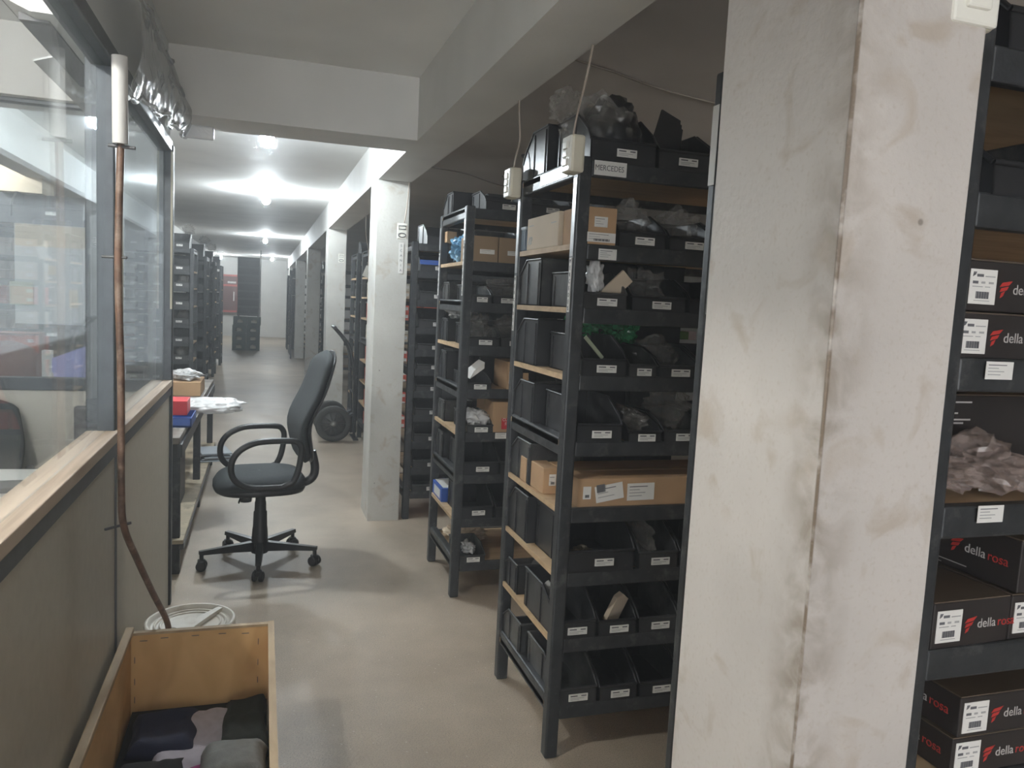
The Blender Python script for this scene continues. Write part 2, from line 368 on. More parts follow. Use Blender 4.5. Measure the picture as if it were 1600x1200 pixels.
# ---------------------------------------------------------------- bins
BINCACHE = {}
def bin_meshes(w_, d, h, worn):
    k = (w_, d, h, worn)
    if k in BINCACHE: return BINCACHE[k]
    t = .004; mb = MB(); lip = h*.42; kn = d*.42; f = d*.07
    prof = [(d, 0), (d, h), (kn, h), (f+.01, h*.62), (.004, lip), (0, 0)]
    tp = .008  # taper
    for sgn in (-1, 1):
        xa = sgn*w_/2; xb = sgn*(w_/2-t)
        mb.prism([(p[0], p[1]) for p in prof], 'x', min(xa, xb), max(xa, xb))
        # rim along the top edge of the side wall
        for a, b in zip(prof[1:4], prof[2:5]):
            mb.tube([(xa, a[0], a[1]), (xa, b[0], b[1])], .0045, 5)
        for yy in (kn+.01, d-.03):   # side ribs
            mb.box((min(xa, xa+sgn*.004), yy, .004), (max(xa, xa+sgn*.004), yy+.012, h-.012))
    mb.box((-w_/2, 0, 0), (w_/2, d, t)); mb.box((-w_/2, d-t, 0), (w_/2, d, h))
    mb.prism([(0, 0), (.004, lip), (.008, lip), (.006, 0)], 'x', -w_/2, w_/2)
    mb.tube([(-w_/2, .004, lip), (w_/2, .004, lip)], .005, 6); mb.tube([(-w_/2, d-.002, h), (w_/2, d-.002, h)], .0045, 5)
    body = mb.mesh(); body.materials.append(M_bin2 if worn else M_bin)
    lw = min(.068, w_*.52); lh = .024; lz = lip*.5-.002; lx = w_*.04
    lb = MB().box((lx-lw/2, -.0045, lz-lh/2), (lx+lw/2, -.0008, lz+lh/2), 0)
    lb.box((lx-lw*.42, -.0049, lz+lh*.17), (lx-lw*.05, -.0046, lz+lh*.33), 1)
    lb.box((lx+lw*.15, -.0049, lz+lh*.17), (lx+lw*.42, -.0046, lz+lh*.33), 1)
    lb.box((lx-lw*.42, -.0049, lz-lh*.10), (lx+lw*.30, -.0046, lz-lh*.03), 2)
    lb.box((lx-lw*.42, -.0049, lz-lh*.30), (lx+lw*.05, -.0046, lz-lh*.23), 2)
    lm = lb.mesh()
    for q in (M_paper, M_ink, M_ink2): lm.materials.append(q)
    BINCACHE[k] = (body, lm); return BINCACHE[k]
def add_bin(x, y, z, w_, d, h, label, group, rz=0, sticker=True, worn=False):
    w_, d, h = round(w_, 3), round(d, 3), round(h, 3)
    body, lm = bin_meshes(w_, d, h, worn)
    t = thing('storage_bin', label, 'storage bin', (x, y, z), rz, group)
    o = bpy.data.objects.new('bin_body', body); C.objects.link(o); o.parent = t
    if sticker:
        o = bpy.data.objects.new('bin_sticker', lm); C.objects.link(o); o.parent = t
    return t
ORD = ['bottom', 'second', 'third', 'fourth', 'fifth', 'sixth', 'seventh', 'eighth', 'top', 'tenth', 'eleventh']
NTH = ['first', 'second', 'third', 'fourth', 'fifth', 'sixth', 'seventh', 'eighth', 'ninth', 'tenth']
LEV = [.18, .41, .635, .85, 1.07, 1.285, 1.50, 1.70, 1.955]
def rack(label, x0, y0, wd, dp, lev, braces, group='steel racks', postw=.045, name='storage_rack', ztop=None):
    """x0 = corridor-side end, y0 = front; origin of the Empty at the front corner foot"""
    t = thing(name, label, 'rack', (x0, y0, 0), 0, group)
    top = ztop or lev[-1]+.012; p = postw
    for a, b in ((0, 0), (0, dp-p), (wd-p, 0), (wd-p, dp-p)):
        MB().rbox((a, b, 0), (a+p, b+p, top), .006).build('post', M_steel, t)
    for z in lev:
        MB().box((.004, p*.5, z-.018), (wd-.004, dp-p*.5, z)).build('shelf_board', M_board, t)
        MB().rbox((p, .004, z-.048), (wd-p, .026, z+.002), .004).build('shelf_rail', M_steel, t)
        MB().rbox((p, dp-.026, z-.048), (wd-p, dp-.004, z+.002), .004).build('shelf_rail', M_steel, t)
    for z in braces:
        for xx in (.004, wd-.044):
            MB().rbox((xx, p, z-.05), (xx+.04, dp-p, z+.01), .006).build('end_brace', M_steel, t)
    return t
def crumple(name, size, mt, label, cat, loc, seed=0, amp=.5, sub=4, group=None, parent=None, rz=0):
    bm = bmesh.new(); bmesh.ops.create_icosphere(bm, subdivisions=sub, radius=1)
    for v in bm.verts:
        p = v.co.copy(); n1 = noise.noise(p*1.3+Vector((seed*3.1, 0, 0))); n2 = abs(noise.noise(p*2.3+Vector((0, seed*2.7, 0)))); n3 = abs(noise.noise(p*4.5+Vector((seed, 1, 0))))
        n4 = noise.noise(Vector((p.x*3, p.y*3, p.z*9))+Vector((seed, seed, 2)))
        k = 1+min(amp, .5)*(n1*.9+n2*1.3-n3*1.0+n4*.3)
        v.co = Vector((p.x*k*size[0]/2, p.y*k*size[1]/2, (max(p.z, -.75)*k+.75)*size[2]/1.75))
    zmin = min(v.co.z for v in bm.verts)
    for v in bm.verts: v.co.z = max(v.co.z-zmin, 0)
    for f in bm.faces: f.smooth = mt in (M_blackp, M_filmW)
    me = bpy.data.meshes.new('m'); bm.to_mesh(me); bm.free()
    o = link(name, me, mt, parent, loc, (0, 0, rz))
    if label: tag(o, label, cat, group)
    return o
def carton(x0, x1, y0, y1, z0, h, label, mt=None, tape=True, name='cardboard_box', cat='box', rz=0, group=None):
    cx_, cyc = (x0+x1)/2, (y0+y1)/2; a, b = (x1-x0)/2, (y1-y0)/2
    t = thing(name, label, cat, (cx_, cyc, z0), rz, group)
    MB().rbox((-a, -b, 0), (a, b, h), .003).build('box_body', mt or M_card, t)
    if tape: 
        MB().box((-a-.0006, -.02, h-.03), (a+.0006, .02, h+.0008)).build('packing_tape', M_tape, t)
    return t
def sticker(parent, x, z, w_, h, y=0, lines=3, rot=0, barcode=False, name='sticker', mt=None):
    """flat sticker on a face whose outward normal is -y, in the parent's space"""
    mb = MB().box((-w_/2, -.0008, -h/2), (w_/2, 0, h/2), 0)
    for i in range(lines):
        zz = h*(.36-.72*(i+.3)/max(lines, 1)); k = [.8, .45, .7, .55, .65][i % 5]
        mb.box((-w_*.42, -.0012, zz-h*.025), (w_*(-.42+.84*k), -.0009, zz+h*.025), 1 if i == 0 else 2)
    if barcode:
        n = 14
        for i in range(n):
            xx = -w_*.25+w_*.55*i/n; mb.box((xx, -.0012, -h*.38), (xx+w_*.02*(1+(i*7 % 3)*.6), -.0009, -h*.15), 1)
    return mb.build(name, [mt or M_paper, M_ink, M_ink2], parent, (x, y, z), (0, rot, 0))
def bin_row(rx, ry, dp, lv, li, rname, group, spec, rear=False):
    """spec: list of (x_left, width, height, depth)"""
    for i, (xl, w_, h, d) in enumerate(spec):
        row = 'rear-row ' if rear else ''
        add_bin(xl+w_/2, ry+dp-.004 if rear else ry+.004, lv, w_-.006, d, h,
                f'black bin, {NTH[i]} from left in the {"rear" if rear else "front"} row, {ORD[li]} shelf of {rname}', group, rz=PI if rear else 0, worn=(i+li) % 3 == 0)
# thin haze volume added through the room, stands in for lens veil
vm = bpy.data.materials.new('lens_veil_haze'); vm.use_nodes = True; vn = vm.node_tree.nodes; vn.remove(vn['Principled BSDF'])
vs_ = vn.new('ShaderNodeVolumeScatter'); vs_.inputs['Density'].default_value = .018; vs_.inputs['Anisotropy'].default_value = .3; vs_.inputs[0].default_value = (.93, .97, 1, 1)
vm.node_tree.links.new(vs_.outputs[0], vn['Material Output'].inputs['Volume'])
tag(MB().box((XW0-.4, Y0-.4, -.3), (XW1+.4, Y1+.4, CE+.3)).build('lens_veil_haze', vm), 'thin haze added through the room air as lens veil', 'haze', kind='stuff')
# ================================================================ rack A (two switch boxes)
AX, AY, AW, AD = .915, 2.277, .98, .606
A = rack('tall dark rack with two switch boxes on its end and black bins', AX, AY, AW, AD, LEV, [.20, 1.07, 1.955])
RA = 'two-switch rack'
GA = 'bins on the two-switch rack'
fr = {
 8: [(.95, .23, .165, .30), (1.185, .2, .14, .30), (1.39, .2, .14, .3), (1.60, .2, .14, .3)],
 7: [(1.065, .17, .115, .29), (1.245, .17, .105, .29), (1.425, .17, .11, .29), (1.60, .17, .11, .29)],
 6: [(.955, .155, .115, .29), (1.125, .20, .11, .29), (1.335, .17, .11, .29), (1.51, .17, .11, .29)],
 5: [(.965, .16, .125, .30), (1.13, .105, .09, .29), (1.24, .15, .09, .29), (1.395, .17, .1, .29), (1.57, .17, .1, .29)],
 4: [(.96, .165, .135, .30), (1.145, .125, .08, .29), (1.275, .15, .085, .29), (1.43, .17, .1, .29), (1.605, .17, .1, .29)],
 2: [(.955, .245, .165, .32), (1.215, .15, .13, .3), (1.37, .17, .13, .3), (1.545, .17, .13, .3)],
 1: [(.925, .15, .14, .32), (1.08, .145, .12, .3), (1.23, .155, .12, .3), (1.39, .17, .12, .3), (1.565, .17, .12, .3)],
 0: [(.94, .155, .13, .30), (1.10, .145, .115, .3), (1.25, .16, .115, .3), (1.415, .17, .115, .3), (1.59, .17, .115, .3)],
}
for li, sp_ in fr.items(): bin_row(AX, AY, AD, LEV[li], li, RA, GA, sp_)
rr = {8: .17, 7: .12, 6: .165, 5: .165, 4: .15, 3: .15, 2: .17, 1: .11, 0: .14}
for li, h in rr.items():
    if li in (7,): sp_ = [(1.15, .15, h, .27), (1.31, .17, h, .27)]
    elif li == 1: sp_ = [(.925, .13, h, .19), (1.12, .16, h, .27), (1.3, .2, h, .27)]
    elif li == 0: sp_ = [(.925, .17, h, .26), (1.12, .16, h, .27), (1.3, .2, h, .27)]
    else: sp_ = [(.925, .2, h, .27), (1.13, .16, h, .27), (1.3, .2, h, .27), (1.51, .2, h, .27)]
    bin_row(AX, AY, AD, LEV[li], li, RA, GA, sp_[:3], rear=True)
# things lying in and on rack A
t = carton(.935, 1.055, AY+.003, AY+.16, LEV[7]+.001, .115, 'brown carton with barcode sticker on the eighth shelf of the two-switch rack', tape=False)
sticker(t, .006, .07, .045, .032, -.079, 3); sticker(t, .008, .022, .10, .03, -.080, 3, barcode=True)
t = carton(.925, 1.04, AY+.175, AY+.50, LEV[7]+.001, .115, 'long pale carton facing the corridor on the eighth shelf of the two-switch rack', M_cardP, tape=False)
MB().box((-.0585, -.14, .080), (-.058, -.09, .083)).build('printed_line', M_ink2, t)
MB().box((-.0585, .09, .085), (-.058, .14, .088)).build('printed_line', M_ink2, t)
text('lettering', 'ASP', .04, M_ink2, (-.0582, .145, .032), (PI/2, 0, -PI/2), t, .0004, sx=.7)
t = carton(.925, 1.03, AY+.51, AY+.60, LEV[7]+.001, .085, 'small ribbed blue-grey tub behind the pale carton on the two-switch rack', mat('blue_grey_tub', (.13, .17, .22), .5), tape=False, name='ribbed_tub', cat='tub')
for k in range(5): MB().box((-.056, -.038+k*.017, .004), (-.0525, -.030+k*.017, .078)).build('rib', t.children[0].active_material, t)
MB().rbox((-.058, -.048, .078), (.055, .046, .09), .003).build('rim', mat('blue_grey_rim', (.30, .34, .38), .5), t)
# shelf cards and name card
c = MB().box((-.055, -.0012, -.022), (.055, 0, .022)).build('name_plate', M_paper, A, (.105, -.001, 1.935))
text('lettering', 'MERCEDES', .024, M_ink, (.052, -.0026, 1.935), (PI/2, 0, 0), A, .0003, sx=.86)
t = sticker(A, .115, 1.672, .062, .034, .003, 4, name='shelf_card')
def vert_strip(parent, x, y, z1, z0, word, seedx=0):
    """paper strip with stacked letters on a post's corridor face (normal -x)"""
    MB().box((-.0016, -.0095, z0), (0, .0095, z1)).build('name_strip', M_paper, parent, (x, y, 0))
    n = len(word)
    for i, ch in enumerate(word):
        z = z1-(i+.5)*(z1-z0)/n
        text('lettering', ch, .018, M_ink, (x-.0021, y, z), (PI/2, 0, -PI/2), parent, .0003, 'CENTER')
def tape_strip(parent, x, y, z1, z0): MB().box((-.001, -.013, z0), (0, .013, z1)).build('silver_tape', M_silver, parent, (x, y, 0))
tape_strip(A, 0, .022, 1.90, 1.66); vert_strip(A, 0, .022, 1.655, 1.485, 'MERCEDES')
tape_strip(A, 0, AD-.022, 1.90, 1.62); vert_strip(A, 0, AD-.022, 1.61, 1.40, 'MERCEDES')
MB().box((-.0012, 0, -.018), (0, .26, .018)).build('silver_tape', M_silver, A, (.003, .10, 1.935))
# boxes on the fourth shelf
t = carton(.985, 1.62, AY+.02, AY+.30, LEV[3]+.001, .095, 'long brown carton with two shipping stickers on the fourth shelf of the two-switch rack')
for xx, ww, hh, rot, ln in ((-.285, .028, .042, 0, 0), (-.205, .10, .055, .17, 3), (-.09, .10, .058, .02, 4)):
    sticker(t, xx, .048, ww, hh, -.1405, ln, -rot, barcode=(ln == 0))
MB().box((-.018, -.0022, 0), (.012, -.001, .026)).build('black_print', M_ink, t, (-.232, -.141, .05), (0, -.17, 0))
t = carton(.93, .99, AY+.20, AY+.36, LEV[3]+.001, .092, 'small brown carton behind the post on the fourth shelf of the two-switch rack', tape=False)
sticker(t, .004, .05, .025, .04, -.0805, 2, barcode=True)
t = carton(.925, 1.0, AY+.37, AY+.44, LEV[3]+.001, .09, 'smallest brown carton beside the open bin on the fourth shelf of the two-switch rack', tape=False)
sticker(t, .0, .05, .025, .04, -.0355, 2, barcode=True)
def board_piece(name, label, cat, pts, th, mt, loc, rot, group=None):
    o = MB().prism(pts, 'y', 0, th).build(name, mt, None, loc, rot); return tag(o, label, cat, group)
board_piece('cardboard_flap', 'brown card flap sticking out of a bin on the seventh shelf of the two-switch rack', 'card', [(0, 0), (.05, 0), (.05, .15), (0, .15)], .012, M_cardP, (1.0, AY+.05, LEV[6]+.02), (.2, .75, .1))
crumple('wrapped_part', (.05, .05, .10), M_filmW, 'white plastic wrapped part leaning on the card flap, two-switch rack', 'part', (1.01, AY+.045, LEV[6]+.04), 3, rz=.5)
board_piece('cardboard_flap', 'brown card standing in a bin on the second shelf of the two-switch rack', 'card', [(0, 0), (.05, 0), (.05, .1), (.015, .11), (0, .09)], .02, M_cardP, (1.13, AY+.05, LEV[1]+.03), (.15, .4, .3))
board_piece('green_strip', 'pale green strip lying across a bin on the sixth shelf, two-switch rack', 'strip', [(0, 0), (.1, 0), (.1, .012), (0, .012)], .004, mat('pale_green', (.38, .43, .30), .5), (.975, AY+.02, LEV[5]+.12), (0, .75, .2))
crumple('green_plastic_bag', (.12, .12, .085), M_greenbag, 'crumpled green plastic bag, left one behind the bins of the two-switch rack', 'bag', (1.11, AY+.34, LEV[5]+.11), 4)
crumple('green_plastic_bag', (.13, .13, .11), M_greenbag, 'crumpled green plastic bag, right one behind the bins of the two-switch rack', 'bag', (1.24, AY+.34, LEV[5]+.08), 5)
t = carton(1.42, 1.58, AY+.36, AY+.44, LEV[5]+.115, .03, 'small green packet with pale ends on the sixth shelf, two-switch rack', mat('green_packet', (.13, .22, .06), .5), tape=False, name='green_packet', cat='packet')
MB().box((-.082, -.042, 0), (-.05, .042, .032)).build('white_end', M_paper, t); MB().box((.05, -.042, .0), (.082, .042, .032)).build('pink_end', mat('pink_card', (.55, .42, .40), .6), t)
for k, (x, dy, li, sz, s_d) in enumerate(((1.06, .16, 8, (.24, .2, .16), 11), (1.31, .17, 5, (.13, .16, .09), 12), (1.36, .15, 4, (.12, .16, .13), 13), (1.20, .13, 4, (.09, .15, .07), 14), (1.15, .15, 7, (.13, .18, .115), 15), (1.33, .15, 7, (.13, .18, .11), 16), (1.28, .14, 2, (.09, .15, .1), 17), (1.22, .14, 6, (.14, .17, .10), 18))):
    crumple('clear_plastic_bag', sz, M_film, f'crumpled clear plastic bag of parts in the {["widest","second","third","second"][k%4]} bin, {ORD[li]} shelf, two-switch rack', 'bag', (x, AY+dy, LEV[li]+.012), s_d)
crumple('black_part', (.20, .20, .21), M_blackp, 'black moulded part inside clear wrap in the top left bin, two-switch rack', 'part', (1.08, AY+.17, LEV[8]+.012), 21, .2)
crumple('clear_plastic_bag', (.11, .12, .10), M_film, 'knotted clear wrap on the corridor corner of the top shelf, two-switch rack', 'bag', (.97, AY+.27, LEV[8]+.165), 23, .5)
for k in range(3):
    board_piece('black_tray', f'thin black tray standing upright on the two-switch rack, {["left","middle","right"][k]} of three', 'tray', [(0, 0), (.13, 0), (.11, .12), (.02, .13)], .006, M_blackp, (1.20+.018*k, AY+.09+.03*k, LEV[8]+.08), (.05, .12+.05*k, .3), 'upright black trays on the top shelf')
# newspaper roll + small items on the second shelf
crumple('crumpled_wrap', (.10, .22, .075), M_filmW, 'crumpled grey bubble wrap on the second shelf of the two-switch rack', 'wrap', (1.01, AY+.385, LEV[1]+.002), 31, .5)
crumple('brass_fittings', (.06, .05, .03), mat('worn_brass', (.28, .24, .17), .4, .6), 'small metal fittings in the widest bin on the third shelf, two-switch rack', 'fittings', (1.06, AY+.13, LEV[2]+.01), 33)
# switches
def switch_box(label, x, y, z, rz=0, rockers=3, oval=False, sc=1):
    t = thing('switch_box', label, 'switch', (x, y, z), rz)
    t.scale = (sc, sc, sc)
    MB().rbox((0, -.037, -.056), (.046, .037, .056), .009).build('housing', M_beige, t)
    if not oval:
        MB().rbox((-.004, -.034, -.053), (.006, .034, .053), .004).build('cover', M_beigeL, t)
        for k in range(rockers): MB().rbox((-.009, -.018, -.036+k*.025), (0, .018, -.014+k*.025), .003).build('rocker', M_beigeL, t)
    else:
        MB().rbox((-.003, -.033, -.052), (.004, .033, .052), .004).build('cover', M_beigeL, t)
        for pts in ([(-.022, .012), (.022, .012), (.022, .034), (-.022, .034)], [(.024*math.cos(a), -.026+.013*math.sin(a)) for a in [2*PI*k/16 for k in range(16)]]):
            MB().tube([(-.004, p[0], p[1]) for p in pts], .003, 6, closed=True).build('socket_ring', M_dkgrey, t)
    return t
switch_box('beige switch box on the front corner post of the two-switch rack', .868, AY-.012, 1.962)
switch_box('beige switch box on the rear corner post of the two-switch rack', .868, AY+AD-.01, 1.955)
switch_box('beige wall switch with oval socket on the pillar beyond the office chair', .852, 5.15, 1.94, PI/2, oval=True)
switch_box('beige switch on the near corner of the large pillar, top of view', .862, .82, 1.945, PI/2, sc=1.1)
switch_box('small beige switch on the third pillar, behind the hand truck', .84, 9.27, 1.93, PI/2, oval=True)
def cord(label, pts, r=.003, mt=None, name='hanging_cord', cat='cord'):
    return tag(MB().tube(smooth_path(pts, 6), r, 6).build(name, mt or M_cord), label, cat)
cord('thin beige cord hanging from the beam to the front switch of the two-switch rack', [(.893, 2.17, 2.258), (.89, 2.20, 2.17), (.885, 2.24, 2.08), (.885, 2.265, 2.018)])
cord('thin beige cord hanging from the beam to the rear switch of the two-switch rack', [(.893, 2.86, 2.258), (.9, 2.87, 2.2), (.91, 2.88, 2.12), (.895, 2.875, 2.05), (.89, 2.87, 2.01)])
cord('pale cord running down the pillar beyond the chair to its switch', [(.885, 5.14, 2.25), (.88, 5.135, 2.15), (.87, 5.135, 2.05), (.86, 5.13, 1.99)], .004)
cord('dark cable drooping along the bay ceiling above the two-switch rack', [(.95, 3.05, 2.545), (1.25, 3.187, 2.54), (1.46, 3.28, 2.545), (1.73, 3.365, 2.53), (2.16, 3.51, 2.54), (3.2, 3.8, 2.545)], .005, M_cable, 'ceiling_cable', 'cable')
cord('thin cable sagging along the bay ceiling above the blue-bag rack', [(.95, 6.0, 2.545), (1.26, 6.18, 2.54), (1.56, 6.32, 2.54), (2.0, 6.7, 2.53), (3.0, 7.3, 2.545)], .005, M_cable, 'ceiling_cable', 'cable')
tag(MB().lathe([(0, 0), (.07, 0), (.07, -.012), (0, -.012)], 20).build('junction_cover', M_dkgrey, None, (1.774, 5.33, CE)), 'dark round junction cap on the bay ceiling between two racks', 'ceiling cap')
# strip on the pillar
t = thing('pillar_sign', 'white vertical paper strip of letters under the pillar switch', 'sign', (.852, 5.149, 0))
MB().box((-.018, -.0035, 1.665), (.014, -.001, 1.865)).build('paper_strip', M_paper, t)
for i, ch in enumerate('SCANIA'): text('lettering', ch, .022, M_ink, (-.002, -.0042, 1.845-.032*i), (PI/2, 0, 0), t, .0003, 'CENTER')
# ================================================================ rack B (blue bag)
BX, BY, BW, BD = .925, 3.72, .98, .60
B = rack('middle dark rack with a crumpled blue bag on an upper shelf', BX, BY, BW, BD, LEV, [.20, .64, 1.07, 1.50, 1.955])
RB = 'blue-bag rack'; GB = 'bins on the blue-bag rack'
fb = {8: [(1.02, .22, .10, .28), (1.25, .22, .11, .28), (1.48, .2, .1, .28)],
 6: [(.965, .11, .085, .29), (1.08, .14, .085, .29), (1.225, .15, .1, .29), (1.38, .15, .1, .29)],
 5: [(.965, .16, .105, .29), (1.13, .15, .10, .29), (1.285, .15, .1, .29), (1.44, .15, .1, .29)],
 4: [(.965, .13, .07, .29), (1.29, .15, .1, .29), (1.44, .15, .1, .29)],
 3: [(.975, .14, .085, .29), (1.40, .16, .10, .29)],
 2: [(.965, .19, .145, .31), (1.16, .19, .12, .31), (1.355, .19, .12, .31)],
 1: [(.965, .17, .14, .31), (1.145, .19, .12, .31), (1.34, .19, .12, .31)],
 0: [(.965, .14, .075, .24)]}
for li, sp_ in fb.items(): bin_row(BX, BY, BD, LEV[li], li, RB, GB, sp_)
rb = {8: .12, 6: .1, 5: .12, 4: .16, 3: .11, 2: .15}
for li, h in rb.items():
    sp_ = [(.94, .16, h, .22), (1.12, .17, h, .26), (1.3, .17, h, .26), (1.48, .17, h, .26)]
    bin_row(BX, BY, BD, LEV[li], li, RB, GB, sp_[:2], rear=True)
for k, (a, b) in enumerate(((.965, 1.095), (1.10, 1.245), (1.25, 1.40))):
    t = carton(a, b, BY+.01, BY+.25, LEV[7]+.001, .125, f'brown carton, {["left","middle","right"][k]} of three on the eighth shelf of the blue-bag rack', mat('dull_carton', (.30, .21, .13), .8), tape=False)
    sticker(t, .01, .05, .075, .022, -.1205, 2)
crumple('blue_plastic_bag', (.16, .2, .12), M_bluebag, 'crumpled light blue plastic bag at the corridor end of the middle rack', 'bag', (1.03, BY+.40, LEV[7]+.001), 41, .75, 4)
t = carton(.945, 1.0, BY+.50, BY+.56, LEV[7]+.12, .06, 'tiny brown block above the blue bag on the middle rack', tape=False)
t = carton(1.11, 1.30, BY+.01, BY+.33, LEV[3]+.001, .155, 'brown carton with a red warning sticker on the fourth shelf of the blue-bag rack')
sticker(t, .025, .105, .08, .05, -.1605, 4); MB().box((-.035, -.0014, 0), (-.01, -.0009, .02)).build('black_print', M_ink, t, (.02, -.1605, .108))
MB().box((-.048, -.0012, -.028), (.048, 0, .028)).build('warning_sticker', M_redsign, t, (.0, -.1605, .045))
text('lettering', 'CUIDADO\nFRÁGIL', .022, M_paper, (0.0, -.1622, .054), (PI/2, 0, 0), t, .0003, 'CENTER', sx=.85)
c = sticker(B, .235, .835, .07, .03, .003, 3, name='shelf_card')
t = carton(1.175, 1.29, BY+.01, BY+.25, LEV[4]+.001, .14, 'dull brown carton on the fifth shelf of the blue-bag rack', tape=False)
sticker(t, -.03, .06, .035, .06, -.1205, 2)
t = carton(.935, 1.04, BY+.33, BY+.58, LEV[1]+.001, .075, 'flat blue and white carton at the corridor end of the blue-bag rack', mat('blue_printed_card', (.03, .10, .42), .4), tape=False)
MB().box((-.04, -.11, .0755), (.05, .11, .0765)).build('white_print', M_paper, t); MB().box((-.0535, -.09, .012), (-.0526, .06, .06)).build('white_print', M_paper, t)
for k, (x, dy, li, sz, sd, mt, what) in enumerate(((1.15, .12, 6, (.16, .12, .09), 51, M_film, 'clear plastic bag with grey parts on the seventh shelf'), (1.03, .12, 5, (.14, .14, .13), 52, M_film, 'brown-tinted plastic bag, left one on the sixth shelf'), (1.19, .12, 5, (.15, .14, .12), 53, M_film, 'brown-tinted plastic bag, right one on the sixth shelf'), (1.03, .08, 3, (.12, .11, .085), 54, M_filmW, 'milky wrapped part in a bin on the fourth shelf'), (1.03, .5, 5, (.13, .14, .06), 55, M_filmW, 'crumpled white wrap on a bin at the corridor end'), (1.10, .38, 0, (.20, .2, .05), 56, M_cardP, 'crumpled brown paper on the bottom shelf'), (1.04, .12, 0, (.07, .1, .05), 57, M_filmW, 'white wrapped part in the bottom bin'))):
    zz = LEV[li]+.01+(.11 if k == 4 else 0)
    crumple('plastic_bag' if mt != M_cardP else 'crumpled_paper', sz, mt, what+' of the blue-bag rack', 'bag' if mt != M_cardP else 'paper', (x, BY+dy, zz), sd, .5)
board_piece('paper_sheet', 'folded white paper sheet lying over a bin on the fifth shelf, blue-bag rack', 'paper', [(0, 0), (.09, .02), (.1, .05), (.03, .03)], .06, M_paper, (.985, BY+.02, LEV[4]+.05), (.2, -.4, .2))
tape_strip(B, 0, .022, 1.90, 1.80); vert_strip(B, 0, .022, 1.78, 1.53, 'MERCEDES')
tape_strip(B, 0, BD-.022, 1.90, 1.78); vert_strip(B, 0, BD-.022, 1.76, 1.53, 'MERCEDES')
cord('bent wire hook standing on top of the blue-bag rack', [(1.10, BY+.02, 2.12), (1.13, BY+.02, 2.135), (1.14, BY+.02, 2.11), (1.145, BY+.02, 2.05), (1.16, BY+.02, 2.03), (1.15, BY+.02, 2.0), (1.12, BY+.02, 1.995)], .0035, M_chrome, 'wire_hook', 'hook')
# ================================================================ rack C (beside the pillar)
LC = [.19, .355, .535, .72, .885, 1.035, 1.165, 1.315, 1.50, 1.69, 1.87]
CX, CY = .925, 5.16
Cr = rack('dark rack of shallow bins standing beside the pillar with the switch', CX, CY, 1.9, .6, LC, [.19, 1.035, 1.87])
for li, z in enumerate(LC[:-1]):
    nb = 4
    for i in range(nb):
        add_bin(CX+.06+.255*i+.125, CY+.004, z, .245, .3, min(.14, LC[li+1]-z-.06), f'black bin, {NTH[i]} from left, {(ORD[:8]+["ninth","tenth"])[li]} shelf of the rack beside the pillar', 'bins on the rack beside the switch pillar', worn=i % 2 == 0)
for i in range(3):
    add_bin(CX+.1+.34*i+.15, CY+.004, LC[-1], .3, .35, .14, f'larger black bin, {NTH[i]} from left on top of the rack beside the pillar', 'bins on the rack beside the switch pillar', sticker=i % 2 == 0)
sticker(Cr, .13, 1.75, .15, .03, .0, 1, mt=M_blue, name='shelf_card')
# ================================================================ rack D (red boxes) + rack E
D = rack('dark rack of red and white boxes behind the hand truck', .97, 7.75, 1.5, .6, LEV, [.2, 1.07, 1.955])
reds = []
for li, z in enumerate(LEV[:-1]):
    for i in range(3):
        red = li in (0, 1, 2, 3, 5); yel = li == 4 or li == 6
        for st in range(2):
            mt = M_red if red else (M_cream if (li+st) % 2 else M_cardP)
            hh = .075
            t = carton(.99+.27*i, .99+.27*i+.24, 7.77, 8.0, z+.001+st*(hh+.002), hh, f'{"red" if red else "cream"} carton, {NTH[i]} from left, {"upper" if st else "lower"} one, {ORD[li]} shelf behind the hand truck', mt, tape=False, group='cartons on the hand-truck rack')
            if i < 2: sticker(t, -.03, .04, .05, .03, -.1155, 1)
            t = None
sb = switch_box('beige switch box dangling on a cord in front of the red cartons', .93, 7.55, 1.74, .9)
sb.rotation_euler = (.35, .1, 1.0)
cord('thin cord from the beam to the dangling switch box', [(.895, 7.5, 2.258), (.90, 7.5, 2.1), (.93, 7.53, 1.95), (.94, 7.55, 1.79)], .004)
E_ = rack('dark rack standing right behind the hand truck, before the third pillar', .95, 8.62, 1.4, .6, LEV, [.2, 1.07, 1.955])
for li, z in enumerate(LEV):
    for i in range(1): add_bin(1.13+.3*i, 8.625, z, .27, .3, .14, f'black bin on the {ORD[li]} shelf of the rack before the third pillar', 'bins on the rack before the third pillar')
# ================================================================ rack F (right of the near pillar)
LF = [.15, .37, .58, .80, 1.015, 1.235, 1.455, 1.69, 1.89]
FX, FY = .925, .865
Fr = rack('dark rack of black printed boxes right of the large pillar', FX, FY, 1.3, .675, LF, [.2, 1.015, 1.89], ztop=2.02, postw=.030)
MB().box((-.012, -.001, 1.50), (.012, 0, 1.95)).box((-.001, 0, 1.50), (0, .025, 1.95)).build('silver_tape', M_silver, Fr, (.012, .644, 0))
MB().box((-.001, -.012, 1.78), (0, .012, 1.95)).build('paper_strip', M_paper, Fr, (-.0015, .659, 0))
MB().box((-.0012, -.006, 1.40), (0, .006, 1.70)).build('silver_tape', M_silver, Fr, (0, .02, 0))
MB().box((-.0012, -.006, .95), (0, .006, 1.19)).build('silver_tape', M_silver, Fr, (0, .02, 0))
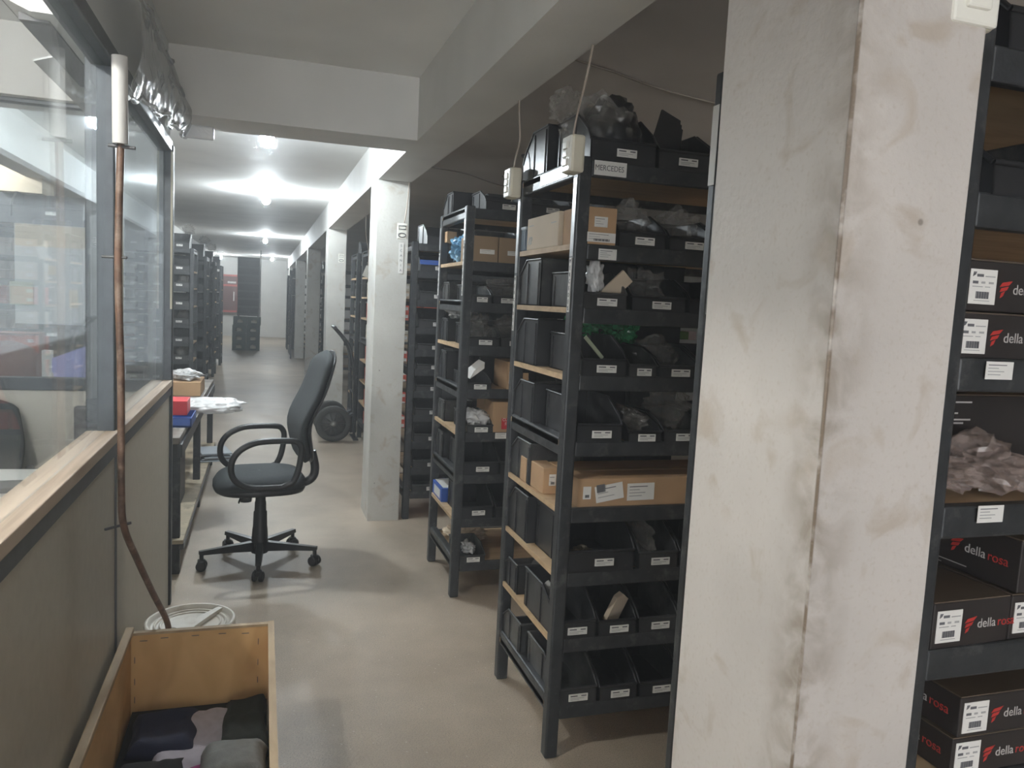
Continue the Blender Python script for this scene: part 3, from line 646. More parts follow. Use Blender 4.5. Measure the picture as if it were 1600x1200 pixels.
# cartons
def part_box(x0, x1, y0, y1, z0, h, label, front=True, side=False, lab=True, lines=False, rz=0, big=1.0):
    """black parts carton: printed sticker and logo on the front face, wordmark on the corridor-side face"""
    t = thing('parts_carton', label, 'box', ((x0+x1)/2, (y0+y1)/2, z0), rz, 'black printed cartons on the right rack')
    a, b = (x1-x0)/2, (y1-y0)/2
    MB().rbox((-a, -b, 0), (a, b, h-.002), .002).build('box_body', M_boxblk, t)
    MB().box((-a+.001, -b+.001, h-.002), (a-.001, b-.001, h)).build('box_lid', M_boxtop, t)
    def logo(px, py, pz, rot, s):
        k = s/.03
        mb = MB()
        for q in range(3):   # slanted stacked bars of the red emblem
            mb.prism([(0, 0), (.020, .002), (.026, .009), (.004, .007)], 'y', -.0006, 0)
        e = MB().prism([(.000, .012), (.022, .016), (.030, .024), (.006, .020)], 'y', -.0006, 0).prism([(.001, .003), (.018, .007), (.022, .014), (.004, .010)], 'y', -.0006, 0).prism([(.003, -.008), (.010, -.004), (.014, .005), (.005, .001)], 'y', -.0006, 0)
        o = e.build('logo_emblem', M_logo, t, (px, py, pz), rot); o.scale = (k, 1, k)
        M = Matrix.Rotation(rot[2], 3, 'Z'); off = M @ Vector((.033*k, 0, .008*k))
        text('lettering', 'della', .026*k, M_greyprint, (px+off.x, py+off.y, pz+off.z), (PI/2, 0, rot[2]), t, .0003)
        off2 = M @ Vector((.033*k+.052*k, 0, .008*k))
        text('lettering', 'rosa', .026*k, M_logo, (px+off2.x, py+off2.y, pz+off2.z), (PI/2, 0, rot[2]), t, .0003)
    if front:
        if lab:
            lw, lh = .050, min(.050, h*.82)
            mb = MB().rbox((-lw/2, -.0012, -lh/2), (lw/2, 0, lh/2), .0004, 0)
            mb.prism([(-lw*.42, lh*.28), (-lw*.33, lh*.33), (-lw*.28, lh*.42), (-lw*.4, lh*.42)], 'y', -.0016, -.0012, 1)
            for (xa, xb, zz, hh, mi) in ((-.26, -.02, .32, .04, 1), (.05, .42, .30, .015, 2), (-.4, -.2, .12, .04, 1), (-.08, .06, .12, .03, 2), (.2, .38, .12, .03, 2), (-.4, -.02, .0, .012, 2), (.08, .26, .0, .012, 2), (-.3, .28, -.40, .01, 2)):
                mb.box((lw*xa, -.0016, lh*(zz-hh)), (lw*xb, -.0012, lh*(zz+hh)), mi)
            for q in range(16):
                xx = -lw*.25+lw*.5*q/16; mb.box((xx, -.0016, -lh*.34), (xx+lw*.018*(1+(q*5 % 3)*.5), -.0012, -lh*.14), 1)
            mb.build('printed_sticker', [M_paper, M_ink, M_ink2], t, (-a+.032, -b, h*.47))
        logo(-a+.064, -b-.0002, h*.36, (0, 0, 0), .024*big)
    if side:
        logo(-a-.0002, -.035, h*.42, (0, 0, -PI/2), .025*big)
        text('lettering', 'POWER STEERING PARTS', .006, M_greyprint, (-a-.0003, b-.02, h*.2), (PI/2, 0, -PI/2), t, .0002) if False else None
        MB().box((-.0006, -.07, -.0015), (0, .05, .0)).box((-.0006, -.02, -.008), (0, .05, -.007)).build('printed_line', M_greyprint, t, (-a, 0, h*.14))
    return t
z = LF[6]+.002
part_box(.945, 1.20, .872, 1.15, z, .066, 'black printed carton, lower one, on the third shelf from the top, right rack')
part_box(.955, 1.21, .874, 1.15, z+.068, .074, 'black printed carton with a big barcode sticker, upper one near the pillar, right rack')
o = sticker(Fr, .10, 1.440, .052, .026, -.001, 4, name='shelf_card')
z = LF[5]+.002
t = part_box(1.06, 1.36, 1.02, 1.25, z+.03, .12, 'black carton with small white text behind plastic bags, right rack', front=False)
for zz, ww in ((.105, .045), (.098, .02), (.092, .018), (.086, .026), (.075, .045), (.069, .035), (.064, .02)):
    MB().box((-.12, -.1155, zz), (-.12+ww*1.5, -.115, zz+.0028)).build('printed_line', M_greyprint, t)
sticker(Fr, .115, 1.225, .05, .026, -.001, 4, name='shelf_card')
for k, (x, y, sz, sd) in enumerate(((1.0, .95, (.13, .12, .055), 61), (1.11, .96, (.14, .13, .07), 62), (.98, .99, (.12, .1, .09), 63), (1.15, .93, (.12, .1, .045), 64))):
    crumple('clear_plastic_bag', sz, M_pinkfilm, f'crumpled clear plastic bag with pinkish parts, {["front left","front right","back left","rightmost"][k]} on the right rack', 'bag', (x, y, z), sd, .5, 4)
z = LF[4]+.002
part_box(.955, 1.112, .872, 1.15, z, .073, 'black printed carton whose brown-lit top shows, right rack, fifth shelf', rz=.03)
part_box(1.12, 1.40, .876, 1.15, z, .073, 'black printed carton under the side-lettered one, right rack, fifth shelf')
part_box(1.125, 1.40, .874, 1.20, z+.075, .085, 'black carton with lettered side towards the corridor, right rack, fifth shelf', front=False, side=True)
z = LF[3]+.002
part_box(1.03, 1.30, .874, 1.2, z, .063, 'black printed carton, lower of two, on the fourth shelf of the right rack', side=True)
part_box(1.035, 1.30, .872, 1.2, z+.065, .066, 'black printed carton, upper of two, on the fourth shelf of the right rack', side=True)
crumple('green_plastic_bag', (.12, .10, .03), M_greenbag, 'flat green plastic bag at the bottom of the right rack view', 'bag', (1.14, .93, LF[2]+.16), 66)
add_bin(1.1, FY+.004, LF[2], .2, .3, .14, 'black bin under the green bag on the right rack', None)
for i in range(3):
    add_bin(1.08+.22*i, FY+.004, LF[8], .2, .3, .13, f'black bin, {NTH[i]} from the left, on the top shelf of the right rack', 'bins on the right rack')
    add_bin(1.08+.22*i, FY+.004, LF[7], .2, .3, .11, f'black bin, {NTH[i]} from the left, on the second highest shelf of the right rack', 'bins on the right rack', sticker=False)
# ================================================================ left racks beyond the bench and behind the office
def left_rack(label, rname, xe, y, wd, nb, wb=.235):
    r = rack(label, xe-wd, y, wd, .6, LEV, [.2, 1.07, 1.955], 'left-hand racks along the corridor')
    for li, z in enumerate(LEV):
        for i in range(nb):
            x = xe-.05-wb/2-i*(wb+.01)
            add_bin(x, y+.004, z, wb, .3, .15 if li < 8 else .19, f'black bin, {NTH[i]} from corridor end, {ORD[li]} shelf of the {rname}', 'bins on '+rname, worn=(i+li) % 2 == 0)
    return r
left_rack('dark bin rack nearest beyond the workbench, on the left', 'nearest left rack', -.8, 10.0, 1.9, 4)
left_rack('dark bin rack, second beyond the workbench on the left', 'second left rack', -.8, 12.2, 1.2, 1)
left_rack('dark bin rack, third beyond the workbench on the left', 'third left rack', -.8, 14.2, 1.2, 1)
left_rack('dark bin rack, fourth beyond the workbench on the left', 'fourth left rack', -.8, 16.4, 1.2, 1)
left_rack('dark bin rack seen through the rear window of the office', 'rack behind the office', -1.25, 6.6, 2.4, 4, wb=.46)
for k, (x, y, sd) in enumerate(((-.84, 12.3, 71), (-.86, 14.3, 72), (-.88, 10.3, 73), (-.84, 16.5, 74))):
    crumple('clear_plastic_bag', (.12, .16, .09), M_film, f'clear bag of parts on top of the {["second","third","nearest","fourth"][k]} left rack', 'bag', (x, y, LEV[8]+.19), sd)
for k in range(9):
    x = -.92-.245*(k % 4); z = LEV[(k*5+2) % 9]
    crumple('wrapped_part', (.12, .14, .13), M_filmW if k % 2 else M_film, f'{"white" if k % 2 else "clear"} wrapped part in the {NTH[k % 4]} bin from the corridor, {ORD[(k*5+2) % 9]} shelf, nearest left rack', 'part', (x, 10.12, z+.02), 90+k, .5, 3)
# cartons and red crate on the rack behind the office
for k, (x0, x1, h, mt, nm) in enumerate(((-3.1, -2.6, .2, M_cardP, 'pale'), (-2.5, -2.1, .16, M_card, 'brown'), (-1.9, -1.6, .2, M_cardP, 'small pale'))):
    carton(x0, x1, 6.75, 7.1, LEV[8]+.19, h, f'{nm} carton on top of the rack behind the office', mt)
# tables and parts beyond the office's rear glass
t = thing('side_table', 'dark low table with small parts behind the office rear glass', 'table', (-1.35, 5.3, 0))
MB().box((-.85, -.3, .88), (.52, .3, .92)).build('table_top', M_dkgrey, t)
for a, b in ((-.83, -.28), (.46, -.28), (-.83, .25), (.46, .25)): MB().box((a, b, 0), (a+.04, b+.04, .88)).build('leg', M_steel, t)
carton(-1.47, -1.25, 5.1, 5.3, .922, .27, 'dull red parts crate on the table behind the office', mat('dull_red_crate', (.17, .05, .035), .6), tape=False, name='parts_crate', cat='crate')
carton(-1.62, -1.49, 5.1, 5.3, .922, .12, 'white tray on the table behind the office', M_white, tape=False, name='white_tray', cat='tray')
carton(-1.21, -1.16, 5.05, 5.1, .922, .18, 'narrow upright white carton on the table behind the office', M_white, tape=False, name='white_carton')
tag(MB().prism([(0, 0), (.22, 0), (.17, .21), (-.04, .12)], 'y', 0, .004).build('lilac_sheet', mat('lilac_plastic', (.33, .33, .72), .4), None, (-1.14, 5.05, .93), (-.15, 0, 0)), 'tilted lilac sheet standing on the table behind the office', 'sheet')
# right-hand far racks past the fourth and fifth pillars
for k, (x, y) in enumerate(((.60, 19.8), (.58, 21.6))):
    r = rack(f'dark far rack, {["nearer","farther"][k]} of two jutting out by the last pillars', x, y, 1.0, .6, LEV, [.2, 1.07, 1.955])
    for li, z in enumerate(LEV): add_bin(x+.17, y+.004, z, .22, .3, .15, f'black bin on the {ORD[li]} shelf of the {["nearer","farther"][k]} far right rack', 'bins on the far right racks')
for k, y in enumerate((14.6,)):
    r = rack(f'dark rack partly hidden in the {["fourth","third"][k]} bay on the right', .93, y, 1.0, .6, LEV, [.2, 1.07, 1.955])
    for li, z in enumerate(LEV): add_bin(1.12, y+.004, z, .22, .3, .15, f'black bin on the {ORD[li]} shelf in the {["fourth","third"][k]} bay on the right', 'bins in the farther bays')
# stack of crates at the far end
t = thing('far_rack', 'tall dark rack with dark bins at the far end of the corridor', 'rack', (-.42, 21.2, 0))
for a in (-.22, .26): MB().box((a, .02, 0), (a+.03, .05, .86)).box((a, .45, 0), (a+.03, .48, .86)).build('post', M_steel, t)
MB().box((-.24, 0, .86), (.30, .5, 2.35)).build('body', M_dkgrey, t)
for k in range(7): MB().box((-.22, -.012, .92+.2*k), (.28, 0, 1.07+.2*k)).build('bin_front', M_bin, t)
MB().tube([(.32, -.02, .4), (.32, -.02, 2.55)], .015, 6).build('pole', M_silver, t)
for k in range(4):
    for j in range(2):
        cw = .32
        o = thing('plastic_crate', f'dark green crate, {["lowest","second","third","topmost"][k]} in the {["left","right"][j]} column of the far stack', 'crate', (-.59+.335*j+(.0 if k < 3 else .02), 20.75, .215*k), 0, 'stacked far crates')
        mb = MB(); a = .162
        mb.box((-a, 0, 0), (a, .4, .012)); mb.box((-a, .39, 0), (a, .4, .2)); mb.box((-a, 0, 0), (-a+.01, .4, .2)); mb.box((a-.01, 0, 0), (a, .4, .2))
        mb.box((-a, 0, 0), (a, .01, .05)); mb.box((-a, 0, .15), (a, .01, .2)); mb.box((-a, 0, .05), (-a+.09, .01, .15)); mb.box((a-.09, 0, .05), (a, .01, .15))
        mb.build('crate_body', M_green, o)
        crumple('parcel', (.17, .2, .12), M_cream, None, None, (0, .12, .014), k*2+j, .2, 2, parent=o)['label'] = 'tan contents seen through the crate opening'
# red cabinet
t = thing('hose_cabinet', 'red framed cabinet on the far end wall left of the crate stack', 'cabinet', (-1.12, Y1-.16, 0))
MB().box((-.26, 0, .80), (.30, .158, 1.98)).build('body', mat('dark_red_panel', (.12, .05, .045), .5), t)
for a, b in (((-.28, -.02, .78), (.32, 0, .84)), ((-.28, -.02, 1.62), (.32, 0, 1.68)), ((-.28, -.02, .78), (-.23, 0, 2.0)), ((.27, -.02, .78), (.32, 0, 2.0)), ((-.28, -.02, 1.94), (.32, 0, 2.0))): MB().box(a, b).build('frame', M_pnlred, t)
MB().box((.16, -.03, 1.15), (.19, -.02, 1.45)).build('handle', M_white, t); MB().box((-.02, -.026, 1.72), (.24, -.02, 1.78)).build('white_strip', M_white, t)
cord('bent dark pipe handle by the foot of the fourth pillar', [(.60, 18.6, 0), (.60, 18.6, .5), (.57, 18.6, .55), (.50, 18.6, .55)], .02, M_dkgrey, 'bent_pipe', 'pipe')
# ================================================================ hand truck
t = thing('hand_truck', 'dark steel hand truck with two black spoked wheels by the third pillar', 'hand truck', (.72, 8.1, 0))
def wheel(parent, y):
    w_ = thing('wheel', None, None); 
    del w_
    R = .185; mb = MB()
    prof = [(R*.68, -.03), (R*.80, -.036), (R*.95, -.034), (R, -.018), (R, .018), (R*.95, .034), (R*.80, .036), (R*.68, .03), (R*.68, -.03)]
    tyre = mb.lathe(prof, 36, 0, 'y', (0, 0, 0)).build('wheel', M_rubber, parent, (-.02, y, R))
    rim = MB().lathe([(0, -.012), (R*.70, -.014), (R*.70, .014), (0, .012)], 32, 0, 'y').build('rim', M_rim, tyre)
    sp2 = MB()
    for k in range(10):
        a = 2*PI*k/10; u = Vector((math.cos(a), 0, math.sin(a))); v = Vector((-u.z, 0, u.x))*.008
        p = [u*.04+v, u*.12+v*1.2, u*.12-v*1.2, u*.04-v]
        sp2.add([(q.x, -.022, q.z) for q in p]+[(q.x, -.012, q.z) for q in p], [(0, 1, 2, 3), (7, 6, 5, 4), (0, 4, 5, 1), (1, 5, 6, 2), (2, 6, 7, 3), (3, 7, 4, 0)])
    sp2.build('spokes', M_blackp, tyre)
    MB().lathe([(0, -.04), (.022, -.04), (.028, -.02), (.028, .02), (0, .02)], 16, 0, 'y').build('hub_cap', mat('grey_hub', (.3, .3, .28), .5), tyre)
wheel(t, 0); wheel(t, .42)
MB().tube([(-.02, -.02, .185), (-.02, .44, .185)], .012, 8).build('axle', M_steel, t)
for y in (.06, .36):
    MB().tube(smooth_path([(.20, y, .03), (.19, y, .4), (.17, y, .8), (.12, y, 1.0), (-.02, y, 1.17)], 5), .014, 8).build('frame_tube', M_steel, t)
MB().tube([(-.02, .05, 1.17), (-.02, .37, 1.17)], .018, 8).build('handle', M_blackp, t)
for z in (.25, .5, .75): MB().tube([(.185, .06, z), (.185, .36, z)], .011, 6).build('cross_bar', M_steel, t)
MB().box((.19, .03, 0), (.245, .39, .012)).build('toe_plate', M_steel, t)
MB().tube([(-.02, .1, .185), (.19, .1, .28)], .012, 6).tube([(-.02, .32, .185), (.19, .32, .28)], .012, 6).build('axle_brace', M_steel, t)
# ================================================================ office chair
def office_chair(label, loc, rz, low=False):
    t = thing('office_chair', label, 'chair', loc, rz)      # faces -x in its own space
    base = MB()
    for k in range(5):
        a = math.radians(188-72*k); u = Vector((math.cos(a), math.sin(a), 0)); v = Vector((-u.y, u.x, 0)); r = .32
        leg = MB(); p0 = u*.02; p1 = u*r
        A_ = [(p0+v*.024, .075, .125), (p1+v*.014, .085, .105)]
        vs = []
        for p, w2, z0, z1 in ((u*.015, .022, .07, .125), (u*.16, .019, .082, .118), (u*r, .015, .088, .108)):
            vs += [p+v*w2+Vector((0, 0, z0)), p-v*w2+Vector((0, 0, z0)), p-v*w2*.8+Vector((0, 0, z1)), p+v*w2*.8+Vector((0, 0, z1))]
        fs = [(0, 1, 2, 3), (11, 10, 9, 8)]
        for s in range(2):
            for j in range(4): fs.append((s*4+j, s*4+(j+1) % 4, s*4+4+(j+1) % 4, s*4+4+j))
        lg = leg.add(vs, fs).build('base_leg', M_blackp, t)
        c = MB(); q = u*(r-.012)
        c.tube([q+Vector((0, 0, .09)), q+Vector((0, 0, .055))], .011, 8)
        c.rbox((q.x-.02, q.y-.02, .032), (q.x+.02, q.y+.02, .062), .008)
        cs = c.build('caster', M_blackp, t)
        for sg in (-1, 1):
            d = (u*.35+v*.94).normalized(); ce = q+d*(.018*sg)+Vector((0, 0, .028))
            ring = MB().tube([ce-d*.010, ce-d*.007, ce+d*.007, ce+d*.010], [.020, .0275, .0275, .020], 18)
            ring.build('caster_wheel', M_blackp, cs)
    MB().lathe([(0, .055), (.045, .06), (.046, .11), (.04, .20), (.038, .205), (.036, .29), (.031, .295), (.030, .345), (.027, .35), (.027, .385), (0, .385)], 24).build('column_cover', M_blackp, t)
    MB().lathe([(.013, .38), (.013, .43)], 16).build('gas_piston', M_chrome, t)
    MB().rbox((-.08, -.06, .415), (.08, .06, .44), .006).rbox((.05, -.03, .405), (.10, .03, .43), .006).build('seat_plate', M_blackp, t)
    MB().lathe([(0, -.03), (.03, -.03), (.034, 0), (.032, .035), (0, .035)], 16, 0, 'z', (-.085, -.05, .395)).build('tension_knob', M_blackp, t)
    MB().tube([(-.10, -.12, .425), (-.13, -.17, .415), (-.14, -.19, .395)], .005, 6).build('lever', M_blackp, t)
    # seat cushion: waterfall front at -x
    n = 40
    def ring(sc, z, zf):
        out = []
        for k in range(n):
            a = 2*PI*k/n; ca, sa = math.cos(a), math.sin(a); e = .62
            x = .235*sc*math.copysign(abs(ca)**e, ca)-.01; y = .235*sc*math.copysign(abs(sa)**e, sa)
            f = max(0, (-x-.10)/.14)
            out.append((x, y, z-zf*f*f))
        return out
    rs = [ring(.02, .435, 0), ring(.80, .433, .0), ring(.95, .44, .01), ring(1.0, .462, .025), ring(1.0, .490, .03), ring(.93, .514, .034), ring(.7, .525, .03), ring(.02, .523, 0)]
    vs = [p for r in rs for p in r]; fs = [(i*n+k, i*n+(k+1) % n, (i+1)*n+(k+1) % n, (i+1)*n+k) for i in range(len(rs)-1) for k in range(n)]
    MB().add(vs, fs, 0, True).build('seat', M_fab, t)
    rs = [ring(.75, .425, 0), ring(.97, .428, .0), ring(1.005, .445, .012), ring(.99, .455, .015)]
    vs = [p for r in rs for p in r]; fs = [(i*n+k, i*n+(k+1) % n, (i+1)*n+(k+1) % n, (i+1)*n+k) for i in range(len(rs)-1) for k in range(n)]
    MB().add(vs, fs, 0, True).build('seat_shell', M_blackp, t)
    # backrest
    zt = 1.19 if not low else 1.0; zb = .56; nv, nu = 22, 16
    def cx(v): return .235+.115*v**1.4-.05*math.exp(-((v-.36)/.22)**2)
    def hw(v):
        w_ = .165+.055*math.sin(min(1, v/.55)*PI/2) if v < .55 else .22-.04*((v-.55)/.45)**1.2
        e = min(v, 1-v)/.13
        return w_*(1-(1-min(1, e))**2.2*.78) if e < 1 else w_
    def surf(th, off, name, mt):
        vs = []; fs = []; prof = []
        for i in range(nv+1):
            v = i/nv; v = .5-.5*math.cos(PI*v)
            z = zb+(zt-zb)*v; h = hw(v)
            for k in range(nu*2):
                a = 2*PI*k/(nu*2); ca, sa = math.cos(a), math.sin(a)
                y = h*math.copysign(abs(sa)**.7, sa); thk = th*(math.sin(min(1, min(v, 1-v)/.08)*PI/2)*.9+.1)
                x = cx(v)+off+thk*math.copysign(abs(ca)**.8, ca)-.03*(y/.22)**2
                vs.append((x, y, z))
        m_ = nu*2
        fs = [(i*m_+k, i*m_+(k+1) % m_, (i+1)*m_+(k+1) % m_, (i+1)*m_+k) for i in range(nv) for k in range(m_)]
        fs += [list(range(m_))[::-1], [nv*m_+k for k in range(m_)]]
        return MB().add(vs, fs, 0, True).build(name, mt, t)
    surf(.034, 0, 'backrest', M_fab); surf(.014, .030, 'back_shell', M_blackp)
    MB().tube(smooth_path([(.06, 0, .43), (.20, 0, .435), (.275, 0, .46), (.295, 0, .52), (.275, 0, .62)], 5), .024, 10).build('back_bracket', M_blackp, t)
    for sg in (-1, 1):
        y = .245*sg
        pts = [(.12, y, .50), (.15, y, .56), (.165, y, .66), (.155, y, .705), (.12, y, .725), (.0, y, .728), (-.08, y, .718), (-.15, y, .68), (-.185, y, .62), (-.18, y, .55), (-.14, y, .505), (-.08, y, .485), (.02, y, .48), (.08, y, .482)]
        MB().tube(smooth_path(pts[-2:]+pts+pts[:2], 5)[10:-11], .0165, 10, closed=True).build('armrest', M_blackp, t)
        MB().box((-.04, min(y, y-.1*sg), .455), (.03, max(y, y-.1*sg), .475)).build('arm_bracket', M_blackp, t)
    return t
office_chair('black swivel office chair with looped armrests standing in the corridor', (0, 4.42, 0), math.radians(9))
office_chair('grey office chair behind the office glass, only its back visible', (-1.13, 3.44, 0), math.radians(100), True)
# ================================================================ office partition
PX = -.409
P = thing('office_partition', 'beige panelled office partition with glass above and dark metal posts', 'partition', (PX, 0, 0))
for a, b in ((-.6, 2.49), (2.50, 3.88)): MB().box((-.045, a, 0), (-.0, b, 1.03)).build('lower_panel', M_panel, P)
for a, b in ((-.6, 2.50), (2.56, 3.88)):
    MB().rbox((-.075, a, 1.045), (.012, b, 1.075), .003).build('cap_rail', M_cap, P)
    MB().rbox((-.050, a, 1.005), (.008, b, 1.046), .003).build('cap_trim', M_alu, P)
for y in (2.50, 3.86): MB().rbox((-.075 if y < 3 else -.03, y-.02 if y < 3 else y, .0 if y > 3 else 1.07), (.002 if y < 3 else .012, y+.045, 2.13), .005).build('post', M_alu, P)
MB().box((.0, 2.478, .0), (.004, 2.497, 1.04)).build('joint_strip', M_dkgrey, P)
MB().rbox((-.06, -.6, 2.10), (.006, 3.88, 2.15), .005).build('header_rail', M_alu, P)
MB().box((-.03, -.6, 2.15), (-.005, 3.88, CE-.002)).build('upper_board', M_upper, P)
for a, b in ((-.6, 2.49), (2.545, 3.86)): MB().box((-.028, a, 1.076), (-.022, b, 2.10)).build('glass_pane', M_glass, P)
for y, r_ in ((2.556, 2.1), (3.852, 2.1)): MB().box((.002, y, 1.40 if y > 3 else 1.4), (.010, y+.012, 2.1)).build('pale_bead', M_cream, P)
# rear wall of the office
R_ = thing('office_rear_partition', 'pale rear partition of the office with dark rail and window', 'partition', (-1.48, 3.86, 0))
MB().box((0, 0, 0), (1.04, .04, 1.02)).build('lower_panel', M_panelIn, R_)
MB().rbox((0, -.01, 1.02), (1.04, .05, 1.075), .003).build('rail', M_alu, R_)
MB().rbox((0, -.005, 2.24), (1.04, .045, 2.275), .003).build('header_rail', M_alu, R_)
MB().box((0, .02, 1.075), (1.04, .026, 2.24)).build('glass_pane', M_glass, R_)
MB().box((0, .01, 2.275), (1.04, .035, CE-.002)).build('upper_board', M_upper, R_)
t = thing('window_poster', 'large pale blue-grey sheet stuck on the office rear window', 'poster', (-.868, 3.875, 1.525))
MB().box((-.158, -.002, -.215), (.158, 0, .215)).build('sheet', mat('pale_sheet', (.58, .65, .71), .5), t)
MB().box((-.155, -.003, .12), (.155, -.002, .213)).build('upper_band', mat('pale_band', (.60, .60, .56), .5), t)
MB().box((.05, -.003, -.14), (.085, -.002, -.06)).build('faint_print', mat('faint_print', (.68, .70, .68), .5), t)
MB().box((-.03, -.003, .0), (.0, -.002, .04)).build('faint_print', mat('faint_print', (.68, .70, .68), .5), t)
tag(MB().box((-.045, -.002, -.05), (.045, 0, .05)).build('small_notice', mat('small_notice_paper', (.55, .62, .60), .5), None, (-1.0, 3.868, 1.44)), 'small framed notice overlapping the left edge of the pale window sheet', 'notice')
# side wall of the office
struct('wall_office', MB().box((-1.50, -.6, 0), (-1.48, 3.9, 1.05)), M_panelIn)
# desk
t = thing('office_desk', 'pale desk inside the office behind the partition', 'desk', (-.78, 2.6, 0))
MB().rbox((-.30, -1.4, .74), (.30, .55, .77), .004).rbox((.0, .55, .74), (.30, 1.22, .77), .004).build('desk_top', M_white, t)
for y in (-1.36, 1.04):
    for x in (-.28 if y < 0 else .02, .24): MB().box((x, y, 0), (x+.04, y+.04, .74)).build('leg', M_dkgrey, t)
tag(MB().rbox((-.16, -.06, 0), (.16, .06, .02), .004).build('dark_keyboard', M_dkgrey, None, (-.83, 3.05, .771), (0, 0, .1)), 'dark flat keyboard on the office desk behind the glass', 'keyboard')
tag(MB().box((-.08, -.1, 0), (.1, .1, .006)).build('paper_stack', M_paper, None, (-.66, 3.55, .771), (0, 0, .2)), 'white papers on the office desk near the rear panel', 'papers')
tag(MB().box((-.2, -.12, 0), (.1, .1, .006)).build('paper_stack', M_paper, None, (-.85, 3.25, .771), (0, 0, -.1)), 'white papers beside the dark keyboard on the office desk', 'papers')
t = thing('desk_monitor', 'back of a dark box-shaped monitor by the partition post', 'monitor', (-.56, 3.15, .771))
MB().rbox((-.09, -.02, .06), (.09, .02, .28), .006).rbox((-.06, 0, .08), (.06, .1, .24), .01).build('screen_housing', M_dkgrey, t); MB().box((-.07, -.05, 0), (.07, .07, .01)).box((-.02, 0, 0), (.02, .03, .1)).build('stand', M_dkgrey, t)
t = thing('seed_carton', 'open yellow-green carton with printed outlines on the office desk', 'box', (-.66, 1.93, .771), .05)
Myel = mat('olive_yellow_card', (.44, .40, .16), .7, var=.08)
MB().box((-.20, -.13, 0), (.16, .16, .16)).build('box_body', Myel, t)
MB().box((-.20, -.13, .16), (.16, -.115, .195)).box((-.2, .145, .16), (.16, .16, .195)).box((.15, -.13, .16), (.16, .16, .2)).build('flap_wall', M_cardP, t)
MB().box((-.19, -.10, .175), (.13, .12, .19)).build('white_contents', M_filmW, t)
mb = MB()
def outl(x0, z0, x1, z1, w_=.003):
    mb.box((x0, -.1315, z0), (x1, -.1305, z0+w_)).box((x0, -.1315, z1-w_), (x1, -.1305, z1)).box((x0, -.1315, z0), (x0+w_, -.1305, z1)).box((x1-w_, -.1315, z0), (x1, -.1305, z1))
outl(-.19, .03, .0, .07); outl(-.03, .09, .06, .14)
mb.tube([(.11+.025*math.cos(a), -.131, .115+.025*math.sin(a)) for a in [2*PI*k/16 for k in range(16)]], .0015, 4, closed=True)
mb.build('printed_outline', mat('olive_ink', (.16, .14, .05), .6), t)
# air conditioner + deflector
t = thing('air_conditioner', 'white wall air conditioner hung high inside the office', 'air conditioner', (PX-.03, 2.72, 2.165))
prof = [(-.22, .10), (-.20, .03), (-.13, .0), (-.02, .0), (0, .02), (0, .30), (-.20, .30), (-.22, .26)]
MB().prism(prof, 'y', -.42, .38).build('housing', M_white, t)
MB().box((-.17, -.36, -.006), (-.10, .33, .012)).build('air_vent', M_dkgrey, t)
MB().box((-.2215, -.41, .05), (-.2185, .37, .055)).build('seam_line', M_dkgrey, t)
MB().lathe([(0, 0), (.006, 0), (.006, -.003), (0, -.003)], 10, 0, 'z', (-.08, .30, 0)).lathe([(0, 0), (.006, 0), (.006, -.003), (0, -.003)], 10, 0, 'z', (-.05, .30, 0)).build('indicator', M_dkgrey, t)
t = thing('air_deflector', 'grey flat air deflector slanting below the air conditioner', 'deflector', (-.60, 3.0, 2.14))
MB().add([(-.06, -.3, 0), (.08, -.3, .05), (.08, .75, .05), (-.06, .75, 0), (-.06, -.3, .006), (.08, -.3, .056), (.08, .75, .056), (-.06, .75, .006)], [(0, 1, 2, 3), (4, 7, 6, 5), (0, 4, 5, 1), (1, 5, 6, 2), (2, 6, 7, 3), (3, 7, 4, 0)]).build('deflector_board', M_upper, t)
# crumpled sheet hanging outside the header, bar at its end
t = thing('plastic_cover', 'crumpled plastic sheet hanging off the upper partition board', 'plastic sheet', (PX+.04, 0, 0))
vs = []; fs = []; nx, nz = 40, 10
for i in range(nx+1):
    u = i/nx; y = 2.42+1.62*u; ztop = 2.36-.02*u; zbot = 2.02+.19*u
    for k in range(nz+1):
        v = k/nz; z = ztop+(zbot-ztop)*v; q = Vector((y*6, z*9, 2.2))
        edge = 1 if k in (0, nz) else .4
        vs.append((.01+.03*math.sin(PI*v)+.03*noise.noise(q*1.2)*edge+.012*noise.noise(q*3), y, z+.03*noise.noise(q*2.1)*edge))
fs = [(i*(nz+1)+k, (i+1)*(nz+1)+k, (i+1)*(nz+1)+k+1, i*(nz+1)+k+1) for i in range(nx) for k in range(nz)]
MB().add(vs, fs, 0, False).build('sheet', plastic_film('dusty_film', (.36, .39, .41), .55, .25), t)
mb = MB()
for e in (0, nz):
    pts = [Vector(vs[i*(nz+1)+e])+Vector((.008*noise.noise(Vector((i*1.7, e, 0))), 0, .014*noise.noise(Vector((i*2.3, e, 5))))) for i in range(nx+1)]
    mb.tube(pts, [.008+.006*noise.noise(Vector((i*1.3, e, 1))) for i in range(nx+1)], 6)
mb.build('crinkled_hem', plastic_film('crinkled_film', (.52, .55, .57), .7, .15), t)
MB().rbox((-.02, 4.02, 2.20), (.13, 4.06, 2.26), .008).build('wrapped_bar', M_filmW, t)
